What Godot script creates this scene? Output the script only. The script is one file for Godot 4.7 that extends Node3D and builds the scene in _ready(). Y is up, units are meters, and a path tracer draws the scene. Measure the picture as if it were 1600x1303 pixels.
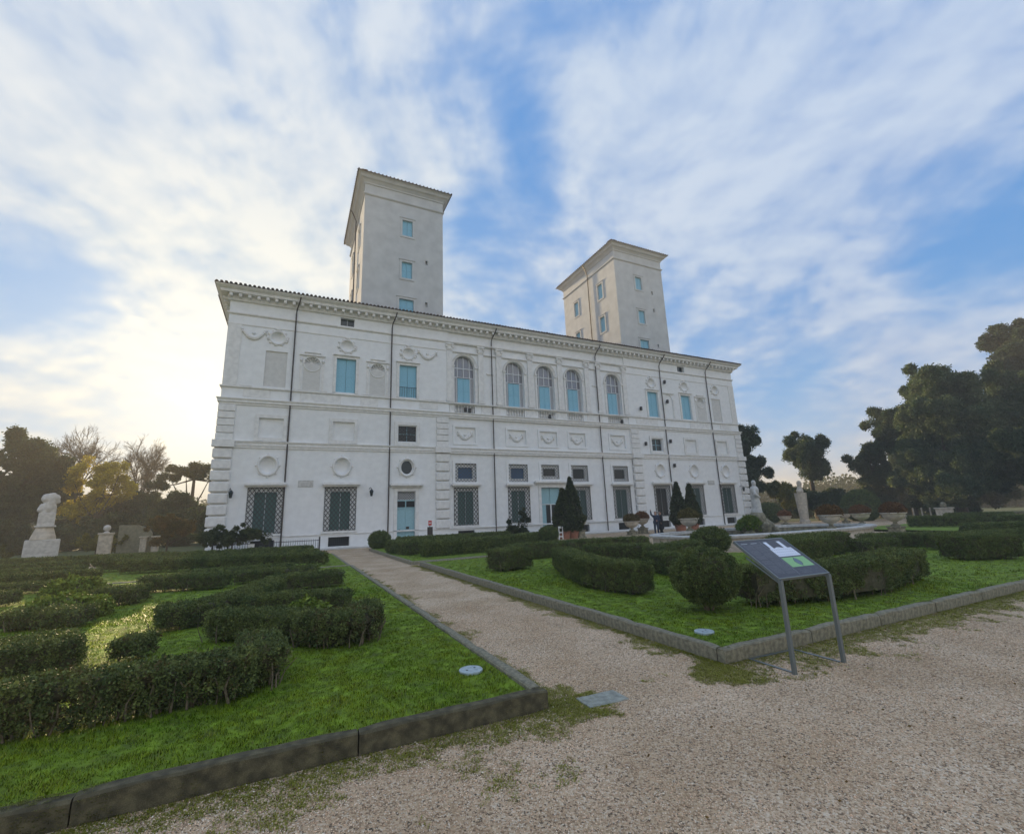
extends Node3D
# A white villa with two towers seen across a clipped box garden, late in the day.

const FZ := -37.55          # facade plane
const FX := 22.2            # middle of the facade
var rng := RandomNumberGenerator.new()
var mt := {}                # materials by name
var used := {}              # names in use at top level

# ------------------------------------------------------------------ mesh building
class MB:
	var v := PackedVector3Array()
	var n := PackedVector3Array()
	var uv := PackedVector2Array()
	func tri(a: Vector3, b: Vector3, c: Vector3, out: Vector3) -> void:
		var q := (b - a).cross(c - a)
		if q.length_squared() < 1e-14:
			return
		q = q.normalized()
		if q.dot(out) > 0.0:
			v.append(a); v.append(c); v.append(b)
			n.append(q); n.append(q); n.append(q)
		else:
			v.append(a); v.append(b); v.append(c)
			n.append(-q); n.append(-q); n.append(-q)
	func stri(a: Vector3, b: Vector3, c: Vector3, na: Vector3, nb: Vector3, nc: Vector3) -> void:
		var q := (b - a).cross(c - a)
		if q.dot(na + nb + nc) > 0.0:
			v.append(a); v.append(c); v.append(b)
			n.append(na); n.append(nc); n.append(nb)
		else:
			v.append(a); v.append(b); v.append(c)
			n.append(na); n.append(nb); n.append(nc)
	func quad(a: Vector3, b: Vector3, c: Vector3, d: Vector3, out: Vector3) -> void:
		tri(a, b, c, out)
		tri(a, c, d, out)
	func box(x0: float, x1: float, y0: float, y1: float, z0: float, z1: float) -> void:
		var p := [Vector3(x0, y0, z0), Vector3(x1, y0, z0), Vector3(x1, y1, z0), Vector3(x0, y1, z0), Vector3(x0, y0, z1), Vector3(x1, y0, z1), Vector3(x1, y1, z1), Vector3(x0, y1, z1)]
		quad(p[0], p[1], p[2], p[3], Vector3(0, 0, -1))
		quad(p[4], p[5], p[6], p[7], Vector3(0, 0, 1))
		quad(p[0], p[4], p[7], p[3], Vector3(-1, 0, 0))
		quad(p[1], p[5], p[6], p[2], Vector3(1, 0, 0))
		quad(p[0], p[1], p[5], p[4], Vector3(0, -1, 0))
		quad(p[3], p[2], p[6], p[7], Vector3(0, 1, 0))
	# a box whose edges are cut by c
	func cbox(x0: float, x1: float, y0: float, y1: float, z0: float, z1: float, c: float) -> void:
		var m := Vector3((x0 + x1) / 2, (y0 + y1) / 2, (z0 + z1) / 2)
		var h := Vector3((x1 - x0) / 2, (y1 - y0) / 2, (z1 - z0) / 2)
		var ax := [Vector3.RIGHT, Vector3.UP, Vector3.BACK]
		for i in 3:
			var j := (i + 1) % 3
			var k := (i + 2) % 3
			for s in [-1.0, 1.0]:
				var o: Vector3 = ax[i] * h[i] * s
				var a: Vector3 = ax[j] * (h[j] - c)
				var b: Vector3 = ax[k] * (h[k] - c)
				quad(m + o - a - b, m + o + a - b, m + o + a + b, m + o - a + b, ax[i] * s)
				for t in [-1.0, 1.0]:
					var e: Vector3 = ax[j] * h[j] * t
					var o2: Vector3 = ax[i] * (h[i] - c) * s
					var a2: Vector3 = ax[j] * (h[j] - c) * t
					quad(m + o + a2 - b, m + o + a2 + b, m + o2 + e + b, m + o2 + e - b, ax[i] * s + ax[j] * t)
		for sx in [-1.0, 1.0]:
			for sy in [-1.0, 1.0]:
				for sz in [-1.0, 1.0]:
					var q := Vector3(sx, sy, sz)
					tri(m + q * Vector3(h.x, h.y - c, h.z - c), m + q * Vector3(h.x - c, h.y, h.z - c), m + q * Vector3(h.x - c, h.y - c, h.z), q)
	# lathe round y: profile of (radius, y)
	func lathe(pr: Array, seg: int, at := Vector3.ZERO, sc := Vector3.ONE) -> void:
		for i in pr.size() - 1:
			var a: Vector2 = pr[i]
			var b: Vector2 = pr[i + 1]
			var d := b - a
			var nr := Vector2(d.y, -d.x).normalized()
			for s in seg:
				var t0 := TAU * s / seg
				var t1 := TAU * (s + 1) / seg
				var e0 := Vector3(cos(t0), 0, sin(t0))
				var e1 := Vector3(cos(t1), 0, sin(t1))
				var n0 := (e0 * nr.x + Vector3.UP * nr.y).normalized()
				var n1 := (e1 * nr.x + Vector3.UP * nr.y).normalized()
				var p0 := at + (e0 * a.x + Vector3.UP * a.y) * sc
				var p1 := at + (e1 * a.x + Vector3.UP * a.y) * sc
				var p2 := at + (e1 * b.x + Vector3.UP * b.y) * sc
				var p3 := at + (e0 * b.x + Vector3.UP * b.y) * sc
				stri(p0, p1, p2, n0, n1, n1)
				stri(p0, p2, p3, n0, n1, n0)
	# tube along points with radii
	func tube(ps: Array, rs: Array, seg: int, caps := true) -> void:
		var last := []
		for i in ps.size():
			var d: Vector3 = (ps[mini(i + 1, ps.size() - 1)] - ps[maxi(i - 1, 0)]).normalized()
			var s := d.cross(Vector3.UP if absf(d.y) < 0.9 else Vector3.RIGHT).normalized()
			var u := s.cross(d)
			var ring := []
			for k in seg:
				var t := TAU * k / seg
				var e := s * cos(t) + u * sin(t)
				ring.append([ps[i] + e * rs[i], e])
			if i > 0:
				for k in seg:
					var q := (k + 1) % seg
					stri(last[k][0], last[q][0], ring[q][0], last[k][1], last[q][1], ring[q][1])
					stri(last[k][0], ring[q][0], ring[k][0], last[k][1], ring[q][1], ring[k][1])
			if caps and (i == 0 or i == ps.size() - 1):
				for k in range(1, seg - 1):
					tri(ring[0][0], ring[k][0], ring[k + 1][0], -d if i == 0 else d)
			last = ring
	# a moulding round a rectangle: profile of (outward, y), corners mitred
	func molding(x0: float, x1: float, z0: float, z1: float, pr: Array) -> void:
		for i in pr.size() - 1:
			var a: Vector2 = pr[i]
			var b: Vector2 = pr[i + 1]
			var d := b - a
			var nr := Vector2(d.y, -d.x)
			var ca := [Vector3(x0 - a.x, a.y, z1 + a.x), Vector3(x1 + a.x, a.y, z1 + a.x), Vector3(x1 + a.x, a.y, z0 - a.x), Vector3(x0 - a.x, a.y, z0 - a.x)]
			var cb := [Vector3(x0 - b.x, b.y, z1 + b.x), Vector3(x1 + b.x, b.y, z1 + b.x), Vector3(x1 + b.x, b.y, z0 - b.x), Vector3(x0 - b.x, b.y, z0 - b.x)]
			var out := [Vector3(0, 0, 1), Vector3(1, 0, 0), Vector3(0, 0, -1), Vector3(-1, 0, 0)]
			for k in 4:
				var q := (k + 1) % 4
				quad(ca[k], ca[q], cb[q], cb[k], out[k] * nr.x + Vector3.UP * nr.y)
	# a lumpy ball
	func blob(c: Vector3, r: Vector3, seg := 8, rings := 5) -> void:
		var pr := []
		for i in rings + 1:
			var t := PI * i / rings - PI / 2
			pr.append(Vector2(cos(t), sin(t)))
		lathe(pr, seg, c, r)
	# wall on the plane z facing +z, with openings cut out: {x0,x1,y0,y1,d,k,back}
	func wall(x0: float, x1: float, y0: float, y1: float, z: float, ops: Array) -> void:
		var xs := [x0, x1]
		var ys := [y0, y1]
		for o in ops:
			xs.append(o.x0); xs.append(o.x1); ys.append(o.y0); ys.append(o.y1)
		xs.sort(); ys.sort()
		for j in ys.size() - 1:
			if ys[j + 1] - ys[j] < 1e-5:
				continue
			var run: float = x0
			var cy: float = (ys[j] + ys[j + 1]) / 2
			for i in xs.size() - 1:
				if xs[i + 1] - xs[i] < 1e-5:
					continue
				var cx: float = (xs[i] + xs[i + 1]) / 2
				var hit := false
				for o in ops:
					if cx > o.x0 and cx < o.x1 and cy > o.y0 and cy < o.y1:
						hit = true
						break
				if hit:
					if xs[i] - run > 1e-5:
						quad(Vector3(run, ys[j], z), Vector3(xs[i], ys[j], z), Vector3(xs[i], ys[j + 1], z), Vector3(run, ys[j + 1], z), Vector3.BACK)
					run = xs[i + 1]
			if x1 - run > 1e-5:
				quad(Vector3(run, ys[j], z), Vector3(x1, ys[j], z), Vector3(x1, ys[j + 1], z), Vector3(run, ys[j + 1], z), Vector3.BACK)
		for o in ops:
			var kind: String = o.get("k", "rect")
			var d: float = o.d
			var cx: float = (o.x0 + o.x1) / 2
			var a: float = (o.x1 - o.x0) / 2
			var rim := []
			if kind == "rect":
				rim = [Vector2(o.x0, o.y0), Vector2(o.x1, o.y0), Vector2(o.x1, o.y1), Vector2(o.x0, o.y1)]
			elif kind == "arch":
				rim = [Vector2(o.x0, o.y0), Vector2(o.x1, o.y0)]
				for s in 17:
					var t: float = PI * s / 16
					rim.append(Vector2(cx + a * cos(t), o.y1 - a + a * sin(t)))
				for s in 16:
					var p: Vector2 = rim[2 + s]
					var q: Vector2 = rim[3 + s]
					quad(Vector3(p.x, p.y, z), Vector3(q.x, q.y, z), Vector3(q.x, o.y1, z), Vector3(p.x, o.y1, z), Vector3.BACK)
			else:
				var b: float = (o.y1 - o.y0) / 2
				var cy: float = (o.y0 + o.y1) / 2
				for s in 24:
					var t: float = TAU * s / 24
					rim.append(Vector2(cx + a * cos(t), cy + b * sin(t)))
				for s in 24:
					var p: Vector2 = rim[s]
					var q: Vector2 = rim[(s + 1) % 24]
					var e: float = o.y1 if p.y + q.y > 2 * cy else o.y0
					quad(Vector3(p.x, p.y, z), Vector3(q.x, q.y, z), Vector3(q.x, e, z), Vector3(p.x, e, z), Vector3.BACK)
			var mid := Vector2(cx, (o.y0 + o.y1) / 2)
			if o.get("bowl", false):
				for s in rim.size():
					var p: Vector2 = rim[s]
					var q: Vector2 = rim[(s + 1) % rim.size()]
					for g in 5:
						var t0: float = PI / 2 * g / 5
						var t1: float = PI / 2 * (g + 1) / 5
						var p0: Vector2 = mid + (p - mid) * cos(t0)
						var q0: Vector2 = mid + (q - mid) * cos(t0)
						var p1: Vector2 = mid + (p - mid) * cos(t1)
						var q1: Vector2 = mid + (q - mid) * cos(t1)
						quad(Vector3(p0.x, p0.y, z - d * sin(t0)), Vector3(q0.x, q0.y, z - d * sin(t0)), Vector3(q1.x, q1.y, z - d * sin(t1)), Vector3(p1.x, p1.y, z - d * sin(t1)), Vector3(mid.x - p.x, mid.y - p.y, 0.4))
				continue
			for s in rim.size():
				var p: Vector2 = rim[s]
				var q: Vector2 = rim[(s + 1) % rim.size()]
				var w := (p + q) / 2
				var toward := Vector3(mid.x - w.x, mid.y - w.y, 0)
				var e := Vector3((q - p).y, -(q - p).x, 0)
				quad(Vector3(p.x, p.y, z), Vector3(q.x, q.y, z), Vector3(q.x, q.y, z - d), Vector3(p.x, p.y, z - d), e if e.dot(toward) > 0 else -e)
				if o.get("back", false):
					tri(Vector3(mid.x, mid.y, z - d), Vector3(p.x, p.y, z - d), Vector3(q.x, q.y, z - d), Vector3.BACK)
	# four bars round a rectangle, butted
	func frame(x0: float, x1: float, y0: float, y1: float, t: float, z0: float, z1: float, sill := true) -> void:
		box(x0 - t, x1 + t, y1, y1 + t, z0, z1)
		if sill:
			box(x0 - t, x1 + t, y0 - t, y0, z0, z1)
		box(x0 - t, x0, y0, y1, z0, z1)
		box(x1, x1 + t, y0, y1, z0, z1)
	func mesh() -> ArrayMesh:
		var a := []
		a.resize(Mesh.ARRAY_MAX)
		a[Mesh.ARRAY_VERTEX] = v
		a[Mesh.ARRAY_NORMAL] = n
		if uv.size() == v.size():
			a[Mesh.ARRAY_TEX_UV] = uv
		var m := ArrayMesh.new()
		m.add_surface_from_arrays(Mesh.PRIMITIVE_TRIANGLES, a)
		return m

# ------------------------------------------------------------------ nodes
func numbered(called: String) -> String:
	if not used.has(called):
		used[called] = 0
		return called
	used[called] += 1
	return "%s_%03d" % [called, used[called]]

func tag(o: Node, label: String, category: String, group := "", kind := "") -> void:
	if label: o.set_meta("label", label)
	if category: o.set_meta("category", category)
	if group: o.set_meta("group", group)
	if kind: o.set_meta("kind", kind)

func thing(called: String, label: String, category: String, at := Vector3.ZERO, turn := 0.0, group := "") -> Node3D:
	var o := Node3D.new()
	o.name = numbered(called)
	add_child(o)
	o.position = at
	o.rotation.y = turn
	tag(o, label, category, group)
	return o

func part(parent: Node, called: String, m: Mesh, mat: Material, at := Vector3.ZERO, turn := 0.0) -> MeshInstance3D:
	var o := MeshInstance3D.new()
	o.name = numbered(called) if parent == self else called
	o.mesh = m
	o.material_override = mat
	parent.add_child(o, true)
	o.position = at
	o.rotation.y = turn
	return o

func struct(called: String, m: Mesh, mat: Material) -> MeshInstance3D:
	var o := part(self, called, m, mat)
	o.set_meta("kind", "structure")
	return o

func multi(parent: Node, called: String, m: Mesh, mat: Material, xf: Array, cols: PackedColorArray, kind := "") -> MultiMeshInstance3D:
	var mm := MultiMesh.new()
	mm.transform_format = MultiMesh.TRANSFORM_3D
	mm.use_colors = true
	mm.mesh = m
	mm.instance_count = xf.size()
	for i in xf.size():
		mm.set_instance_transform(i, xf[i])
		mm.set_instance_color(i, cols[i])
	var o := MultiMeshInstance3D.new()
	o.name = numbered(called) if parent == self else called
	o.multimesh = mm
	o.material_override = mat
	parent.add_child(o, true)
	if kind: o.set_meta("kind", kind)
	return o

func lin(r: float, g: float, b: float) -> Color:
	return Color(r, g, b).linear_to_srgb()

func noise_tex(sd: int, freq: float, lo: Color, hi: Color, size := 512, oct := 5, kind := FastNoiseLite.TYPE_SIMPLEX_SMOOTH, mid := 0.5) -> NoiseTexture2D:
	var f := FastNoiseLite.new()
	f.seed = sd
	f.noise_type = kind
	f.frequency = freq
	f.fractal_octaves = oct
	var t := NoiseTexture2D.new()
	t.width = size
	t.height = size
	t.seamless = true
	t.noise = f
	var g := Gradient.new()
	g.offsets = PackedFloat32Array([0.0, mid, 1.0])
	g.colors = PackedColorArray([lo, lo.lerp(hi, 0.5), hi])
	t.color_ramp = g
	return t

func stone_mat(called: String, c: Color, spread: float, scale: float, rough := 0.85, relief := 0.0, sd := 1) -> StandardMaterial3D:
	var m := StandardMaterial3D.new()
	m.resource_name = called
	var s := c.linear_to_srgb()
	m.albedo_texture = noise_tex(sd, 0.012, s * (1.0 - spread), Color(minf(1, s.r * (1 + spread * 0.6)), minf(1, s.g * (1 + spread * 0.6)), minf(1, s.b * (1 + spread * 0.6))), 512, 7)
	m.uv1_triplanar = true
	m.uv1_world_triplanar = true
	m.uv1_scale = Vector3.ONE * scale
	m.roughness = rough
	if relief > 0:
		m.heightmap_enabled = true
		m.heightmap_scale = relief
		m.heightmap_texture = noise_tex(sd + 7, 0.06, Color.BLACK, Color.WHITE, 512, 5)
	mt[called] = m
	return m

func flat_mat(called: String, c: Color, rough := 0.6, metal := 0.0) -> StandardMaterial3D:
	var m := StandardMaterial3D.new()
	m.resource_name = called
	m.albedo_color = c.linear_to_srgb()
	m.roughness = rough
	m.metallic = metal
	mt[called] = m
	return m

func leaf_mat(called: String, back: float, rough := 0.55) -> StandardMaterial3D:
	var m := StandardMaterial3D.new()
	m.resource_name = called
	m.vertex_color_use_as_albedo = true
	m.roughness = rough
	m.metallic_specular = 0.3
	m.cull_mode = BaseMaterial3D.CULL_DISABLED
	if back > 0:
		m.backlight_enabled = true
		m.backlight = Color(back, back, back * 0.8)
	mt[called] = m
	return m

# direction of a photograph pixel, used only to lay out the sky
func look(x: float, y: float) -> Vector3:
	var b := Basis.from_euler(Vector3(deg_to_rad(12.3151), deg_to_rad(-25.9876), deg_to_rad(-2.1298)))
	return (b * Vector3(x - 800, 651.5 - y, -708.55)).normalized()

func make_sky(sun: Vector3) -> ImageTexture:
	var w := 1536
	var h := 768
	var im := Image.create(w, h, false, Image.FORMAT_RGBF)
	im.fill(Color(0.16, 0.17, 0.15))
	var n1 := FastNoiseLite.new()
	n1.seed = 11; n1.frequency = 0.55; n1.fractal_octaves = 5
	var n2 := FastNoiseLite.new()
	n2.seed = 23; n2.frequency = 1.0; n2.fractal_octaves = 6; n2.fractal_gain = 0.62
	var n3 := FastNoiseLite.new()
	n3.seed = 31; n3.frequency = 0.45; n3.fractal_octaves = 3
	# openings (-) and thick banks (+) of the cloud sheet, as it stands in the photograph
	var spots := [[835, 240, 0.085, -0.75], [800, 160, 0.06, -0.5], [850, 320, 0.07, -0.5], [735, 345, 0.06, -0.7], [860, 40, 0.07, -0.3], [770, 420, 0.05, -0.3], [300, 300, 0.07, -0.55], [430, 170, 0.07, -0.4], [20, 440, 0.11, -0.85], [110, 480, 0.08, -0.5],
		[1480, 415, 0.08, -0.65], [1240, 640, 0.09, -0.75], [1280, 560, 0.05, -0.4], [1590, 320, 0.09, -0.5], [940, 250, 0.12, 0.25], [1100, 200, 0.25, 0.35], [560, 130, 0.16, 0.45], [620, 230, 0.1, 0.35], [200, 520, 0.25, 0.4], [1330, 480, 0.15, 0.3], [80, 120, 0.25, 0.3], [450, 400, 0.2, 0.3], [1450, 150, 0.3, 0.3]]
	var dirs := []
	for s in spots:
		dirs.append(look(s[0], s[1]))
	var dx := sin(deg_to_rad(27))
	var dz := -cos(deg_to_rad(27))
	for j in 400:
		var el := PI / 2 - PI * (j + 0.5) / h
		var ce := cos(el)
		var se := sin(el)
		for i in w:
			var az := (i + 0.5) / w * TAU
			var d := Vector3(sin(az) * ce, se, -cos(az) * ce)
			var k := 1.0 / (maxf(se, 0.0) + 0.16)
			var px := d.x * k
			var pz := d.z * k
			var u := px * dx + pz * dz
			var q := -px * dz + pz * dx
			var wa := n3.get_noise_2d(u * 1.3, q * 1.3)
			u += wa * 0.2
			q += n3.get_noise_2d(u * 1.3 + 40, q * 1.3) * 0.16
			var a := n1.get_noise_2d(u * 0.8 + 3, q * 1.5)
			var b := n2.get_noise_2d(u * 1.5, q * 3.4)
			var c := n2.get_noise_2d(u * 6.5 + 9, q * 5.0)
			var cov := 0.64 + a * 0.55 + b * 0.45 + c * 0.36
			for s in spots.size():
				var dd: float = 1.0 - d.dot(dirs[s])
				var r: float = spots[s][2]
				if dd < r * r * 3.5:
					cov += spots[s][3] * exp(-2.0 * dd / (r * r)) * (1.0 + b * 0.7)
			cov = clampf(cov, 0.0, 1.0)
			cov = lerpf(cov, cov * cov * (3.0 - 2.0 * cov), 0.5)
			cov = lerpf(cov, 0.85, exp(-maxf(el, 0.0) / 0.07) * 0.75)
			var g := acos(clampf(d.dot(sun), -1, 1))
			var near := exp(-g / 0.5)
			var blue := Vector3(0.024, 0.118, 0.31).lerp(Vector3(0.08, 0.26, 0.45), exp(-maxf(el, 0) / 0.25))
			blue = blue.lerp(Vector3(0.36, 0.43, 0.48), near * 0.6)
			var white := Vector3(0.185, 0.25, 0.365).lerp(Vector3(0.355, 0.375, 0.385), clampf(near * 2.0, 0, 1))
			# extra brightness added to clouds opposite the sun, to light the shaded facade
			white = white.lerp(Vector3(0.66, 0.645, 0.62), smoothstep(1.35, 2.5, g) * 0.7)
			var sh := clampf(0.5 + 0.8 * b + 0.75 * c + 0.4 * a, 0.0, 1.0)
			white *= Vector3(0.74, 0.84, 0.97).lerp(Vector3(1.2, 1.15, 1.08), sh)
			var col := blue.lerp(white, cov)
			var glow := exp(-(g * g) / (0.2 * 0.2)) * 0.22 + exp(-g / 0.2) * 0.17
			col += Vector3(1.0, 0.82, 0.47) * glow
			if el < 0.0:
				col = col.lerp(Vector3(0.2, 0.21, 0.18), clampf(-el / 0.03, 0, 1))
			im.set_pixel(i, j, Color(col.x, col.y, col.z))
	return ImageTexture.create_from_image(im)

func _ready() -> void:
	rng.seed = 7
	# ---- camera, sky, sun, exposure
	var cam := Camera3D.new()
	cam.name = "camera"
	cam.position = Vector3(0, 1.9, 0)
	cam.rotation_degrees = Vector3(12.3151, -25.9876, -2.1298)
	cam.fov = 85.2
	cam.near = 0.05
	cam.far = 3000
	add_child(cam)
	cam.current = true
	var sun_dir := look(360, 664)
	var e := Environment.new()
	e.background_mode = Environment.BG_SKY
	var sky := Sky.new()
	var pan := PanoramaSkyMaterial.new()
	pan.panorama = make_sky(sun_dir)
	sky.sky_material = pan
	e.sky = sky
	e.tonemap_mode = Environment.TONE_MAPPER_LINEAR
	e.tonemap_exposure = 2.2
	e.sdfgi_enabled = true
	e.ssao_enabled = true
	e.ssil_enabled = true
	e.background_energy_multiplier = 1.0
	e.fog_enabled = true
	e.fog_density = 0.0021
	e.fog_light_color = Color(1.0, 0.97, 0.9)
	var we := WorldEnvironment.new()
	we.name = "world_environment"
	we.environment = e
	add_child(we)
	var sun := DirectionalLight3D.new()
	sun.name = "sun"
	sun.light_energy = 1.6
	sun.light_angular_distance = 2.5
	sun.light_color = Color(1.0, 0.88, 0.68)
	sun.shadow_enabled = true
	add_child(sun)
	sun.look_at_from_position(sun_dir * 100.0, Vector3.ZERO)
	make_materials()
	build_ground()
	build_villa()
	print("villa done")
	build_garden()
	print("garden done")
	build_stone_things()
	build_trees()
	print("trees done")
	build_small_things()
	build_cover()

func make_materials() -> void:
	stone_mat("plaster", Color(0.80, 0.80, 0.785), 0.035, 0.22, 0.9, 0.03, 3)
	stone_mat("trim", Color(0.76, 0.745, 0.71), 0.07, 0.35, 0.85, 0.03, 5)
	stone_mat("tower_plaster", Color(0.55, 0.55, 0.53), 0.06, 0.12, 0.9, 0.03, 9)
	stone_mat("blind", Color(0.63, 0.615, 0.58), 0.05, 0.3, 0.9, 0.02, 13)
	stone_mat("travertine", Color(0.54, 0.48, 0.39), 0.2, 0.5, 0.8, 0.1, 17)
	stone_mat("marble", Color(0.55, 0.535, 0.50), 0.16, 0.5, 0.65, 0.08, 19)
	stone_mat("weathered", Color(0.44, 0.40, 0.32), 0.4, 0.6, 0.85, 0.0, 21)
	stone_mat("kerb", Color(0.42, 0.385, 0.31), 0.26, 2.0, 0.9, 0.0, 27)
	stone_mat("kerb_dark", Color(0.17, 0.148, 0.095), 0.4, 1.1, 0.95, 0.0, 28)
	stone_mat("olive_wall", Color(0.21, 0.205, 0.145), 0.15, 0.5, 0.95, 0.0, 30)
	stone_mat("terracotta", Color(0.36, 0.16, 0.10), 0.2, 0.9, 0.85, 0.2, 29)
	stone_mat("roof_clay", Color(0.16, 0.115, 0.085), 0.35, 0.7, 0.9, 0.3, 33)
	stone_mat("bark", Color(0.085, 0.065, 0.045), 0.4, 1.4, 0.95, 0.3, 37)
	stone_mat("twig", Color(0.20, 0.16, 0.105), 0.35, 2.0, 0.95, 0.0, 39)
	stone_mat("bare_twig", Color(0.16, 0.115, 0.07), 0.3, 1.0, 0.95, 0.0, 41)
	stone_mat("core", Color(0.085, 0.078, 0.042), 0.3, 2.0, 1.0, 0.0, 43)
	stone_mat("earth", Color(0.06, 0.085, 0.02), 0.35, 0.15, 1.0, 0.0, 45)
	stone_mat("lawn_soil", Color(0.165, 0.25, 0.012), 0.4, 0.6, 1.0, 0.4, 47)
	stone_mat("paving", Color(0.55, 0.52, 0.47), 0.15, 0.4, 0.85, 0.2, 49)
	stone_mat("shutter", Color(0.24, 0.50, 0.62), 0.07, 1.3, 0.5, 0.0, 51)
	stone_mat("teal_door", Color(0.30, 0.50, 0.55), 0.06, 1.0, 0.5, 0.0, 53)
	stone_mat("green_shutter", Color(0.075, 0.165, 0.15), 0.12, 1.5, 0.55, 0.0, 55)
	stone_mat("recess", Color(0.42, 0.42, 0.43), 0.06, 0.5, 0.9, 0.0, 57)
	stone_mat("steel_cover", Color(0.42, 0.50, 0.52), 0.18, 2.0, 0.5, 0.1, 59)
	stone_mat("slab", Color(0.33, 0.34, 0.29), 0.2, 1.6, 0.85, 0.3, 61)
	flat_mat("iron", Color(0.045, 0.042, 0.042), 0.6, 0.3)
	flat_mat("lattice", Color(0.05, 0.045, 0.042), 0.6, 0.2)
	flat_mat("pipe", Color(0.055, 0.042, 0.036), 0.5, 0.3)
	flat_mat("sign_frame", Color(0.2, 0.225, 0.225), 0.4, 0.5)
	flat_mat("white_paint", Color(0.75, 0.75, 0.73), 0.5)
	flat_mat("bar_white", Color(0.66, 0.67, 0.68), 0.5)
	flat_mat("void", Color(0.012, 0.012, 0.013), 0.7)
	flat_mat("red_paint", Color(0.55, 0.07, 0.07), 0.4)
	flat_mat("cloth_dark", Color(0.014, 0.015, 0.021), 0.9)
	flat_mat("cloth_navy", Color(0.02, 0.03, 0.06), 0.9)
	flat_mat("skin", Color(0.45, 0.27, 0.19), 0.6)
	flat_mat("hair", Color(0.012, 0.009, 0.007), 0.6)
	flat_mat("water", Color(0.05, 0.09, 0.08), 0.05)
	flat_mat("glass_dark", Color(0.018, 0.026, 0.028), 0.06)
	flat_mat("glass_blue", Color(0.02, 0.10, 0.22), 0.1)
	var gl: StandardMaterial3D = flat_mat("glass_arch", Color(0.20, 0.20, 0.22), 0.08)
	gl.metallic_specular = 0.7
	leaf_mat("leaf", 0.85)
	leaf_mat("leaf_box", 0.4, 0.65)
	leaf_mat("blade", 0.45, 0.5)
	# pitted, lichen-flecked surface of the old kerb stones
	var fleck := noise_tex(83, 0.11, Color(0.66, 0.66, 0.57), Color(1, 1, 1), 512, 4, FastNoiseLite.TYPE_SIMPLEX_SMOOTH, 0.62)
	for k in ["kerb", "kerb_dark", "weathered"]:
		var km: StandardMaterial3D = mt[k]
		km.detail_enabled = true
		km.detail_blend_mode = BaseMaterial3D.BLEND_MODE_MUL
		km.detail_uv_layer = BaseMaterial3D.DETAIL_UV_2
		km.detail_albedo = fleck
		km.uv2_triplanar = true
		km.uv2_world_triplanar = true
		km.uv2_scale = Vector3.ONE * 1.7
	var pb := StandardMaterial3D.new()
	pb.resource_name = "pebble"
	pb.vertex_color_use_as_albedo = true
	pb.roughness = 0.85
	mt["pebble"] = pb
	var g := StandardMaterial3D.new()
	g.resource_name = "gravel"
	var cv := FastNoiseLite.new()
	cv.seed = 5
	cv.noise_type = FastNoiseLite.TYPE_CELLULAR
	cv.frequency = 0.11
	cv.fractal_type = FastNoiseLite.FRACTAL_NONE
	cv.cellular_return_type = FastNoiseLite.RETURN_CELL_VALUE
	var ct := NoiseTexture2D.new()
	ct.width = 1024; ct.height = 1024; ct.seamless = true; ct.noise = cv
	var gr := Gradient.new()
	gr.offsets = PackedFloat32Array([0.0, 0.15, 0.4, 0.6, 0.85, 1.0])
	gr.colors = PackedColorArray([lin(0.11, 0.085, 0.06), lin(0.42, 0.295, 0.185), lin(0.60, 0.44, 0.29), lin(0.69, 0.53, 0.36), lin(0.77, 0.61, 0.435), lin(0.83, 0.72, 0.57)])
	ct.color_ramp = gr
	g.albedo_texture = ct
	var dv: FastNoiseLite = cv.duplicate()
	dv.cellular_return_type = FastNoiseLite.RETURN_DISTANCE
	var dt := NoiseTexture2D.new()
	dt.width = 1024; dt.height = 1024; dt.seamless = true; dt.noise = dv; dt.invert = true
	g.heightmap_enabled = true
	g.heightmap_texture = dt
	g.heightmap_scale = 0.35
	g.uv1_triplanar = true
	g.uv1_world_triplanar = true
	g.uv1_scale = Vector3.ONE * 0.62
	g.uv2_triplanar = true
	g.uv2_world_triplanar = true
	g.uv2_scale = Vector3.ONE * 0.11
	g.detail_enabled = true
	g.detail_blend_mode = BaseMaterial3D.BLEND_MODE_MUL
	g.detail_uv_layer = BaseMaterial3D.DETAIL_UV_2
	g.detail_albedo = noise_tex(71, 0.01, Color(0.84, 0.80, 0.74), Color(1, 1, 1), 512, 6)
	g.roughness = 0.95
	mt["gravel"] = g

# a flat polygon at height y, in a grid fine enough to stay flat and clean
func sheet(pts: Array, y: float) -> ArrayMesh:
	var b := MB.new()
	var pv := PackedVector2Array(pts)
	var ix := Geometry2D.triangulate_polygon(pv)
	for i in range(0, ix.size(), 3):
		var a := pv[ix[i]]
		var c := pv[ix[i + 1]]
		var d := pv[ix[i + 2]]
		b.tri(Vector3(a.x, y, a.y), Vector3(c.x, y, c.y), Vector3(d.x, y, d.y), Vector3.UP)
	return b.mesh()

const BEDS := {
	"left_front": [[-45, -4.58], [2.32, -4.58], [2.32, -20.6], [-45, -20.6]],
	"left_back": [[-45, -21.3], [2.32, -21.3], [2.32, -30.5], [-45, -30.5]],
	"right_front": [[5.13, -4.58], [75, -4.58], [75, -21], [36, -20], [34.5, -12.6], [17.2, -12.6], [15.2, -14.4], [15.2, -19.6], [5.13, -19.6]],
	"right_back": [[4.93, -20.45], [14.4, -20.45], [16.9, -23.6], [16.9, -32.2], [4.93, -32.2]]}

func bed(k: String) -> Array:
	var r := []
	for p in BEDS[k]:
		r.append(Vector2(p[0], p[1]))
	return r

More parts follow.
